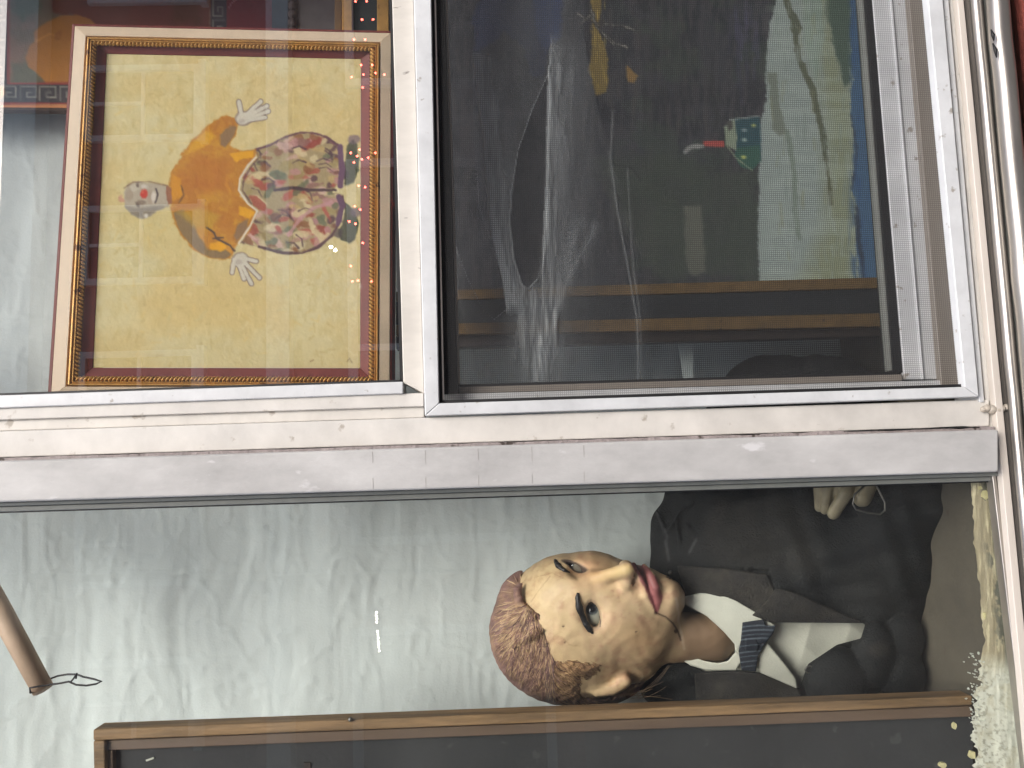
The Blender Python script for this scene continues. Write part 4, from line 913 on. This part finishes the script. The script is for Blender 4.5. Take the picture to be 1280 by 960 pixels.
def hair_col(P):
    U, V_, W_ = P[:, 0], P[:, 1], P[:, 2]; c = np.zeros((len(P), 3)); c[:] = (138, 108, 100)
    def mx(a, col): c[:] = c*(1-a[:, None])+np.array(col, float)*a[:, None]
    a = np.arctan2(V_-735, U-668); n = fbm(a*9, np.hypot(U-668, V_-735)*.02, seed=110); n2 = fbm(U*.07, V_*.07, W_*.07, seed=111)
    mx(sstep(.50-n, .08)*.6, (110, 82, 76)); mx(sstep(.55-n2, .07)*.55, (150, 122, 92)); mx(sstep(line2d(U, V_, [(630, 800), (645, 760), (672, 760)], 6)+(n2-.5)*16, 3)*.7, (168, 140, 102))
    mx(np.clip((U-690)/20, 0, 1)*np.clip((850-V_)/10, 0, 1)*.7, (150, 122, 86)); mx(np.clip((V_-866)/10, 0, 1)*.6, (70, 58, 50)); return lin(c)*1.16
hr = blob('hair', hair_sdf, (598, 688, -112), (824, 896, 112), 1.8, M['hair'], hd, hair_col)
def strands():
    N_, K = 4200, 9
    p = np.column_stack([RNG.uniform(608, 800, N_*3), RNG.uniform(692, 884, N_*3)])
    keep = poly2d(p[:, 0], p[:, 1], HP) < -1.5
    keep &= ell(np.column_stack([p, np.full(len(p), -8.)]), (712, 790, -8), (100, 92, 92)) < -1
    p = p[keep][:N_]; n = len(p); path = [p.copy()]; q = p.copy(); L_ = RNG.uniform(1.4, 4.8, n); j = RNG.normal(0, .22, n)
    for k in range(K-1):
        d = q-np.array([664., 738.]); a = np.arctan2(d[:, 1], d[:, 0])+.30+j+.18*np.sin(q[:, 0]*.08+q[:, 1]*.05)
        side = np.clip((q[:, 0]-692)/10, 0, 1)*np.clip((q[:, 1]-815)/8, 0, 1)
        a = a*(1-side)+(0.55+j)*side
        q = q+np.column_stack([np.cos(a), np.sin(a)])*L_[:, None]; path.append(q.copy())
    path = np.array(path).transpose(1, 0, 2); U, V_ = path[..., 0], path[..., 1]
    w_ = trace(hair_sdf, U, V_, 130, 45); ok = (w_.min(1) > -15) & (np.abs(np.diff(w_, axis=1)).max(1) < 9)
    ok &= (poly2d(U, V_, HP).max(1) < 9)
    U, V_, w_ = U[ok], V_[ok], w_[ok]; lift = np.linspace(.2, 1, K)**1.5*RNG.uniform(.3, 1.9, len(U))[:, None]+.3
    w_ = w_+lift; n = len(U); wd = RNG.uniform(.35, .85, n)[:, None]*np.sin(np.linspace(.5, 3.0, K))[None]
    du = np.gradient(U, axis=1); dv = np.gradient(V_, axis=1); l = np.hypot(du, dv)+1e-6
    A = np.stack([U-dv/l*wd, V_+du/l*wd, w_-.25], -1); B_ = np.stack([U+dv/l*wd, V_-du/l*wd, w_-.25], -1); T_ = np.stack([U, V_, w_+.25], -1)
    V3 = np.stack([A, T_, B_], 2).reshape(-1, 3)                       # n,K,3
    base = (np.arange(n)[:, None]*K+np.arange(K-1)[None])*3; Q = []
    for s_ in (0, 1): Q.append(np.stack([base+s_, base+s_+1, base+s_+4, base+s_+3], -1).reshape(-1, 4))
    pal = np.array([(138, 108, 100), (172, 142, 112), (104, 80, 76), (196, 166, 132), (154, 122, 104), (122, 94, 88)], float); pick = RNG.choice(6, n, p=[.3, .2, .15, .1, .15, .1]); c = pal[pick]
    sb_ = (U[:, 0] > 692) & (V_[:, 0] > 815) & (V_[:, 0] < 866); c[sb_] = c[sb_]*.5+np.array((170, 138, 92))*.5
    fr_ = (np.hypot((U[:, 0]-655)/36, (V_[:, 0]-765)/40) < 1) & (RNG.random(n) < .32); c[fr_] = c[fr_]*.3+np.array((196, 170, 130))*.7
    o = mesh_obj('strand', sculpt(V3), np.vstack(Q), M['hair'], hr, False, lin(np.repeat(c, K*3, 0))*1.14); o['kind'] = 'stuff'
strands()

def wisps():
    m = MB()
    for k in range(12):
        u0, v0 = random.uniform(765, 800), random.uniform(866, 876); a = random.uniform(-.55, .1); l = random.uniform(20, 60); w0 = random.uniform(8, 24); cv = random.uniform(-.3, .2)
        m.tube([sculpt(np.array([u0+l*t*math.cos(a+cv*t), v0+l*t*math.sin(a+cv*t), w0+22*t])) for t in np.linspace(0, 1, 7)], .0002, 4)
    o = m.build('wisp', mat('fair_wisp', (112, 94, 74), .7, .2, 60, 0), hr); o['kind'] = 'stuff'
wisps()

# jacket, shirt, collar, tie
OPEN = [(846, 775), (856, 747), (882, 742), (905, 748), (938, 770), (962, 778), (1082, 779), (1076, 798), (1046, 806), (1010, 830), (999, 861), (980, 852), (952, 841), (925, 838), (880, 839), (852, 826)]
NECK = [(840, 757), (856, 755), (883, 770), (905, 790), (918, 805), (919, 816), (909, 827), (890, 829), (862, 821), (840, 815)]
def torso(P):
    d = ell(P, (985, 735, -40), (174, 165, 85))
    d = su(d, cap(P, (842, 655, -38), (848, 725, -30), 29, 27), 16)
    d = su(d, ell(P, (850, 850, -38), (52, 44, 40)), 16); d = su(d, cap(P, (880, 890, -30), (1020, 905, 5), 42, 38), 18)
    d = su(d, ell(P, (1105, 690, -15), (78, 112, 62)), 30); d = su(d, ell(P, (1140, 618, 15), (74, 62, 45)), 20)  # second lobe widens the black jacket to stand for shade on the floor
    d = su(d, chain(P, [(880, 612, -45), (960, 505, -40), (1050, 500, -10), (1060, 566, 25)], [48, 64, 54, 30]), 18)
    return d
def jacket_sdf(P):
    d = torso(P); U, V_, W_ = P[..., 0], P[..., 1], P[..., 2]
    wr_ = 1.5*np.sin(U*.045+V_*.10+2*np.sin(V_*.03))+1.1*np.sin(U*.11-V_*.06+1.5*np.sin(U*.05))+.6*np.sin(V_*.21+U*.04)
    d = d+1.5*wr_*np.clip((U-860)/80, .3, 1)
    d = su(d, ell(P, (1045, 852, 42), (40, 45, 30)), 5); d = su(d, ell(P, (1092, 818, 36), (28, 42, 26)), 6); d = su(d, ell(P, (1128, 800, 20), (28, 34, 26)), 6); d = su(d, ell(P, (1128, 846, 22), (30, 34, 28)), 8)
    for s_, r in (([(821, 640, -12), (828, 656, -9), (834, 672, -10)], 2.4), ([(832, 676, -9), (836, 700, -8)], 3.0), ([(845, 650, 2), (848, 668, 4), (852, 690, 6)], 2.0), ([(858, 655, 8), (870, 672, 12), (862, 690, 11)], 2.2), ([(835, 664, -6), (850, 640, 0), (866, 628, 2)], 1.8)): d = su(d, chain(P, s_, [r]*len(s_)), 3)
    d = ss(d, chain(P, [(846, 705, 2), (902, 708, 27), (959, 716, 43)], [2.5, 2.5, 2.5]), 3)
    hole = np.maximum(poly2d(U, V_, OPEN)*.9, -(W_+62)); d = ss_max(d, -hole, 2)
    return ss_max(d, U-1212, 6)
CHEST_SHEEN = [(890, 625), (950, 612), (1012, 630), (1022, 680), (1030, 712), (985, 722), (962, 712), (905, 705), (872, 690)]  # brown-grey sheen on the chest, painted into the jacket colour
def jacket_col(P):
    U, V_, W_ = P[:, 0], P[:, 1], P[:, 2]; c = np.zeros((len(P), 3)); c[:] = (38, 42, 43)
    def mx(a, col): c[:] = c*(1-a[:, None])+np.array(col, float)*a[:, None]
    n = fbm(U*.03, V_*.03, W_*.03, seed=120); n2 = fbm(U*.06, V_*.02, seed=121)
    mx(sstep(poly2d(U, V_, CHEST_SHEEN)+(n-.5)*24, 14)*.85*(W_ > -30), (80, 77, 70)); mx(sstep(.5-n, .12)*.3, (58, 58, 55)); mx(sstep(.5-n2, .12)*.18, (38, 41, 42))
    mx(sstep(np.hypot((U-1100)/17, (V_-812)/11)-1+(n-.5), .4)*.6, (108, 100, 92)); mx(sstep(poly2d(U, V_, [(1040, 720), (1100, 700), (1150, 700), (1130, 770), (1060, 775)]), 14)*.3, (66, 64, 58))  # pale oval: highlight on the lower fold, painted into the cloth
    for s_ in ([(821, 640), (828, 656), (834, 672)], [(832, 676), (836, 700)], [(862, 690), (870, 675)]): mx(sstep(line2d(U, V_, s_, 2.0), 1)*.8*(W_ > -40), (112, 112, 112))  # grey lines: gloss of the shoulder folds, painted in
    return lin(c)*.42
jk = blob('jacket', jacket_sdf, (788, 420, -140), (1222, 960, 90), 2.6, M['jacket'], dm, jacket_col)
def layer(name, pts, base, off, th, mt, parent, colfn=None, h=1.5, soft=2.0, wmin=-60, wmax=95):
    p = np.array(pts, float); lo = (p[:, 0].min()-5, p[:, 1].min()-5, wmin); hi = (p[:, 0].max()+5, p[:, 1].max()+5, wmax)
    def fn(P): return ss_max(ss_max(poly2d(P[..., 0], P[..., 1], pts), np.abs(base(P)-off)-th, soft), -(P[..., 2]-wmin-4), 1)
    return blob(name, fn, lo, hi, h, mt, parent, colfn)
def lapel_col(P):
    n = fbm(P[:, 0]*.05, P[:, 1]*.05, seed=130)[:, None]; return lin((54+0*n)*(1-n)*np.ones(3)+n*np.array((96, 90, 80)))*.44
LB = lambda P: torso(P)+1.2*np.sin(P[..., 0]*.05+P[..., 1]*.09)
layer('lapel', [(846, 707), (902, 710), (959, 718), (967, 735), (972, 760), (962, 777), (938, 770), (905, 748), (882, 742), (857, 744)], LB, 4.5, 2.6, M['jacket'], jk, lapel_col)
layer('lapel', [(968, 737), (978, 736), (999, 743), (1030, 757), (1062, 771), (1082, 779), (962, 778), (940, 769), (957, 752)], LB, 7, 2.6, M['jacket'], jk, lapel_col)
layer('lapel', [(868, 841), (925, 839), (952, 842), (999, 862), (1004, 880), (940, 886), (870, 876)], LB, 4.5, 2.6, M['jacket'], jk, lapel_col)
def shirt_base(P):
    U, V_ = P[..., 0], P[..., 1]
    return ell(P, (985, 748, -50), (172, 150, 84))+5*np.abs(np.sin((U*.62-V_*.78)*.055+.4))*np.clip((U-930)/40, 0, 1)+2.5*np.abs(np.sin((U*.9+V_*.25)*.07+1))*np.clip((U-960)/40, 0, 1)
def shirt_sdf(P):
    d = np.maximum(shirt_base(P), -(P[..., 2]+58)); U, V_ = P[..., 0], P[..., 1]
    d = ss_max(d, poly2d(U, V_, [(840, 760), (856, 744), (905, 742), (960, 768), (1092, 772), (1090, 812), (1010, 870), (840, 845)]), 2); return ss_max(d, -np.maximum(poly2d(U, V_, NECK), -(P[..., 2]+55)), 2)
sh = blob('shirt', shirt_sdf, (838, 735, -62), (1096, 876, 70), 2.0, M['shirt'], dm)
CB = lambda P: torso(P)+1.0*np.sin(P[..., 0]*.09-P[..., 1]*.14)
layer('collar', [(852, 746), (876, 741), (902, 743), (920, 751), (951, 769), (969, 782), (958, 792), (932, 798), (922, 813), (918, 805), (905, 790), (883, 770), (855, 755)], CB, 7, 1.8, M['shirt'], sh)
layer('collar', [(846, 820), (863, 832), (883, 838), (920, 838), (930, 822), (920, 814), (910, 826), (898, 829), (880, 826), (857, 817)], CB, 6, 1.8, M['shirt'], sh)
layer('shirt_flap', [(959, 803), (946, 823), (950, 841), (975, 852), (997, 861), (995, 848), (978, 826)], torso, 4, 1.8, M['shirt'], sh)
def tie_col(P):
    U, V_ = P[:, 0], P[:, 1]; c = np.zeros((len(P), 3)); c[:] = (40, 45, 54); cv = V_-.0022*(U-944)**2*1.5+.06*(U-944)
    for v, w_ in ((782, .7), (787.5, .9), (793, .5), (798, .9), (806, .5), (814, .8), (819.5, .5), (826, .7), (832, .5)):
        a = sstep(np.abs(cv-v)-w_, .6)[:, None]*.85; c = c*(1-a)+np.array((120, 130, 138))*a
    return lin(c)*.8
TIE1 = [(928, 778), (955, 774), (957, 782), (970, 782), (967, 791), (957, 804), (946, 806), (926, 800)]
TIE2 = [(926, 800), (948, 803), (957, 804), (948, 820), (945, 840), (927, 838), (923, 814)]
layer('bow_tie', TIE2, torso, 11, 2.4, M['tie'], sh, tie_col, 1.2); layer('bow_tie', TIE1, torso, 13, 2.6, M['tie'], sh, tie_col, 1.2)
layer('bow_knot', [(931, 797), (946, 799), (949, 808), (946, 815), (931, 813)], torso, 14, 2.6, M['tie'], sh, tie_col, 1.2)
m = MB(); c = np.array([1012., 837.]); w_ = float(trace(jacket_sdf, c[:1], c[1:])[0])
m.tube(sculpt(np.array([(1012+5.5*math.cos(a), 837+4.5*math.sin(a), w_+1.2) for a in np.linspace(0, 5.6, 20)])), .0009, 8); m.build('ring_eyelet', M['wire'], jk, True)
m = MB(); w_ = float(trace(jacket_sdf, np.array([838.]), np.array([716.]))[0]); m.ball(sculpt(np.array([838., 716., w_+1])), .003, 10, 8); m.build('stud', M['wire'], jk, True)
# hand resting on the jacket
def hand_sdf(P):
    d = ell(P, (1056, 584, 42), (36, 24, 15))
    d = su(d, cap(P, (1060, 560, 30), (1058, 580, 38), 22, 22), 10)
    for pts, r in (([(1033, 590, 44), (1024, 611, 48), (1024, 634, 40)], [8, 7.4, 6]), ([(1043, 592, 50), (1034, 612, 56), (1031, 637, 46)], [8, 7.6, 6.2]), ([(1052, 592, 50), (1047, 612, 52), (1040, 630, 40)], [8, 7.4, 6.4]),
                   ([(1064, 594, 52), (1057, 617, 64), (1042, 641, 58)], [9.5, 9, 8.6]), ([(1086, 588, 44), (1084, 606, 56), (1078, 622, 60)], [11, 13, 12])):
        d = su(d, chain(P, pts, r), 2.0)
    return d
def hand_col(P):
    n = fbm(P[:, 0]*.08, P[:, 1]*.08, P[:, 2]*.08, seed=140)[:, None]; return lin(np.array((176, 164, 132))*(1-n)+np.array((128, 118, 98))*n)
blob('hand', hand_sdf, (1005, 535, 5), (1108, 660, 84), 1.8, M['skin'], dm, hand_col)
pts = [(1084, 604, 72), (1068, 618, 74), (1066, 630, 75), (1070, 637, 76), (1084, 641, 77), (1100, 643, 78), (1106, 638, 78), (1106, 628, 77), (1102, 620, 76), (1096, 608, 72), (1092, 600, 66)]
m = MB(); m.tube(sculpt(np.array(pts, float)), .0011, 8); tag(m.build('bent_wire', M['wire'], None, True), 'bent steel wire hooked over the thumb of the dummy', 'wire')

# ------------------------------------------------------------------ across the street (seen as reflections in the glass)
def mir(u, v, Yd):
    p = at(u, v, Yd); return np.array([p[0], -Yd, p[2]])
FD = 12.0
M['facade'] = mat('rose_stucco', (150, 112, 108), .9, .2, 2, .2, 30); M['trim'] = mat('white_trim', (225, 222, 215), .6, .08, 8, .1); M['shopglass'] = mat('dark_window_glass', (38, 42, 48), .12, .2, 3, 0)
fb = empty('building', (0, -FD, 0), 'rose stucco building with white window frames across the street', 'building')
m = MB(); m.box((-22, -FD-6, 0), (26, -FD, 8.7)); m.build('wall', M['facade'], fb)
zc = mir(352, 300, FD)[2]; m = MB(); m.box((-22, -FD, zc-.18), (26, -FD+.3, zc+.18)); m.box((-22, -FD, 8.4), (26, -FD+.4, 8.9)); m.build('cornice', M['trim'], fb)
zt, zb = mir(112, 300, FD)[2], mir(242, 300, FD)[2]; dx = abs(mir(170, 95, FD)[0]-mir(170, 270, FD)[0]); xs = mir(170, 130, FD)[0]
fr_me = pn_me = None
for k in range(-8, 9):
    x = xs+k*dx
    if fr_me is None:
        m = MB(); hw, hh = .55, (zt-zb)/2
        m.box((-hw-.1, -.02, -hh-.1), (-hw, .09, hh+.1)); m.box((hw, -.02, -hh-.1), (hw+.1, .09, hh+.1)); m.box((-hw, -.02, hh), (hw, .09, hh+.1)); m.box((-hw-.15, -.02, -hh-.22), (hw+.15, .16, -hh-.101)); m.box((-hw, -.02, -hh-.1), (hw, .09, -hh)); m.box((-hw, .0, -.03), (hw, .07, .03)); m.box((-.025, .0, .03), (.025, .07, hh))
        f = m.build('window', M['trim'], None); m = MB(); m.box((-.55, -.015, -hh), (.55, .02, hh)); p = m.build('pane', M['shopglass'], None); fr0, pn0 = f, p; fr_me = 1
    else:
        f = fr0.copy(); COL.objects.link(f); p = pn0.copy(); COL.objects.link(p)
    f.parent = fb; f.matrix_parent_inverse = Matrix.Identity(4); f.location = (x, .0, (zt+zb)/2); p.parent = f; p.matrix_parent_inverse = Matrix.Identity(4); p.location = (0, 0, 0)
for k in range(5):
    x0 = -16+k*7.5; m = MB(); m.box((x0, -FD-.02, .6), (x0+6, -FD+.03, 3.4)); q = m.build('shopfront', M['shopglass'], fb)
    m = MB(); m.box((x0-.12, -FD, .45), (x0, -FD+.12, 3.55)); m.box((x0+6, -FD, .45), (x0+6.12, -FD+.12, 3.55)); m.box((x0, -FD, 3.4), (x0+6, -FD+.12, 3.55)); m.box((x0, -FD, .45), (x0+6, -FD+.12, .6)); m.box((x0+2.95, -FD+.031, .6), (x0+3.05, -FD+.1, 3.4)); m.build('shop_frame', M['trim'], q)
M['red_lamp'] = emit_mat('red_lamp', (1, .10, .07), 26); M['white_lamp'] = emit_mat('white_lamp', (1, .93, .8), 40)
def lamps(name, label, part, pts, r, mt):
    root = empty(name, mir(pts[0][0], pts[0][1], FD-1.2), label, 'lights'); src = None
    for (u, v) in pts:
        if src is None:
            m = MB(); m.ball((0, 0, 0), r, 8, 6); o = src = m.build(part, mt, None, True)
        else: o = src.copy(); COL.objects.link(o)
        o.parent = root; o.matrix_parent_inverse = Matrix.Translation(-root.location); o.location = Vector(mir(u, v, FD-1.2))
lamps('string_lights', 'strings of tiny red lights glowing in the window reflection', 'bulb', [(444, 0), (458, 0), (452, 23), (466, 23), (442, 48), (456, 48), (451, 80), (465, 80), (439, 95), (454, 92), (469, 90), (480, 92), (453, 108), (438, 190), (446, 194), (452, 198), (442, 202), (449, 186), (460, 196), (469, 190), (448, 231), (456, 233), (443, 257), (450, 261), (436, 276), (444, 279), (453, 303), (438, 332), (447, 350), (440, 351), (464, 351)], .017, M['red_lamp'])
lamps('white_lights', 'row of small white lamps glinting in the glass over the cloth', 'bulb', [(470+.3*k, 766+4*k) for k in range(13) if k not in (4, 5)], .016, M['white_lamp'])
lamps('twin_lamps', 'two white lamps glinting in the glass below the painted clown', 'bulb', [(413, 308), (418.5, 312)], .026, M['white_lamp'])

# parked car, its rounded windows reflected in the lower sash
CY = -4.6; ce = mir(640, 440, -CY); X0 = ce[0]
M['carpaint'] = mat('silver_car_paint', (205, 207, 210), .25, .04, 3, 0, coat=.6); M['tyre'] = mat('tyre_rubber', (30, 30, 31), .85, .2, 20, .2)
ca = empty('parked_car', (X0+2.1, CY-.85, -.12), 'silver car parked at the kerb behind the camera', 'car')
prof = [(0, .42), (-.02, .75), (.06, .98), (.35, 1.08), (.75, 1.42), (1.15, 1.53), (2.1, 1.55), (2.7, 1.46), (3.35, 1.06), (4.0, .95), (4.25, .78), (4.28, .42), (3.9, .30), (.3, .30)]
def car_side(z): return 0 if z < 1.0 else (z-1.0)*.42
m = MB(); n = len(prof)
Vv = [(X0+x, CY-car_side(z), z-.12) for x, z in prof]+[(X0+x, CY-1.72+car_side(z), z-.12) for x, z in prof]
m.add(Vv, [tuple(range(n)), tuple(range(2*n-1, n-1, -1))]+[(i, i+n, (i+1) % n+n, (i+1) % n) for i in range(n)]); m.build('body', M['carpaint'], ca, bevel=.05)
def side_window(pts):
    k = 8; P = np.array(pts, float); Q = []
    for i in range(len(P)):
        a, b, c = P[i-1], P[i], P[(i+1) % len(P)]
        for t in np.linspace(0, 1, 5): Q.append((1-t)**2*(b*.65+a*.35)+2*t*(1-t)*b+t*t*(b*.65+c*.35))
    m = MB(); f = [(X0+x, CY-car_side(z)+.006, z-.12) for x, z in Q]; b_ = [(x, y-.05, z) for x, y, z in f]; nn = len(f)
    m.add(f+b_, [tuple(range(nn)), tuple(range(2*nn-1, nn-1, -1))]+[(i, i+nn, (i+1) % nn+nn, (i+1) % nn) for i in range(nn)]); wdw = m.build('window', M['shopglass'], ca)
    m = MB(); m.tube(f+[f[0]], .012, 6); m.build('trim', M['chrome'], wdw, True)
side_window([(.62, 1.08), (.95, 1.42), (1.75, 1.46), (1.75, 1.06)]); side_window([(1.85, 1.06), (1.85, 1.46), (2.55, 1.40), (3.1, 1.06)])
for x in (.85, 3.4):
    for y in (CY-.02, CY-1.55):
        m = MB(); m.tube([(X0+x, y-.12, .2), (X0+x, y+.06, .2)], .32, 28); t_ = m.build('wheel', M['tyre'], ca, bevel=.02); m = MB(); m.tube([(X0+x, y+.04, .2), (X0+x, y+.075, .2)], .2, 20); m.build('rim', M['chrome'], t_)
for y in (CY-.25, CY-1.47):
    m = MB(); m.ball((X0+.03, y, .72), .09, 10, 8); m.build('tail_lamp', mat('tail_lamp', (150, 20, 18), .2, .05, 10, 0), ca, True)
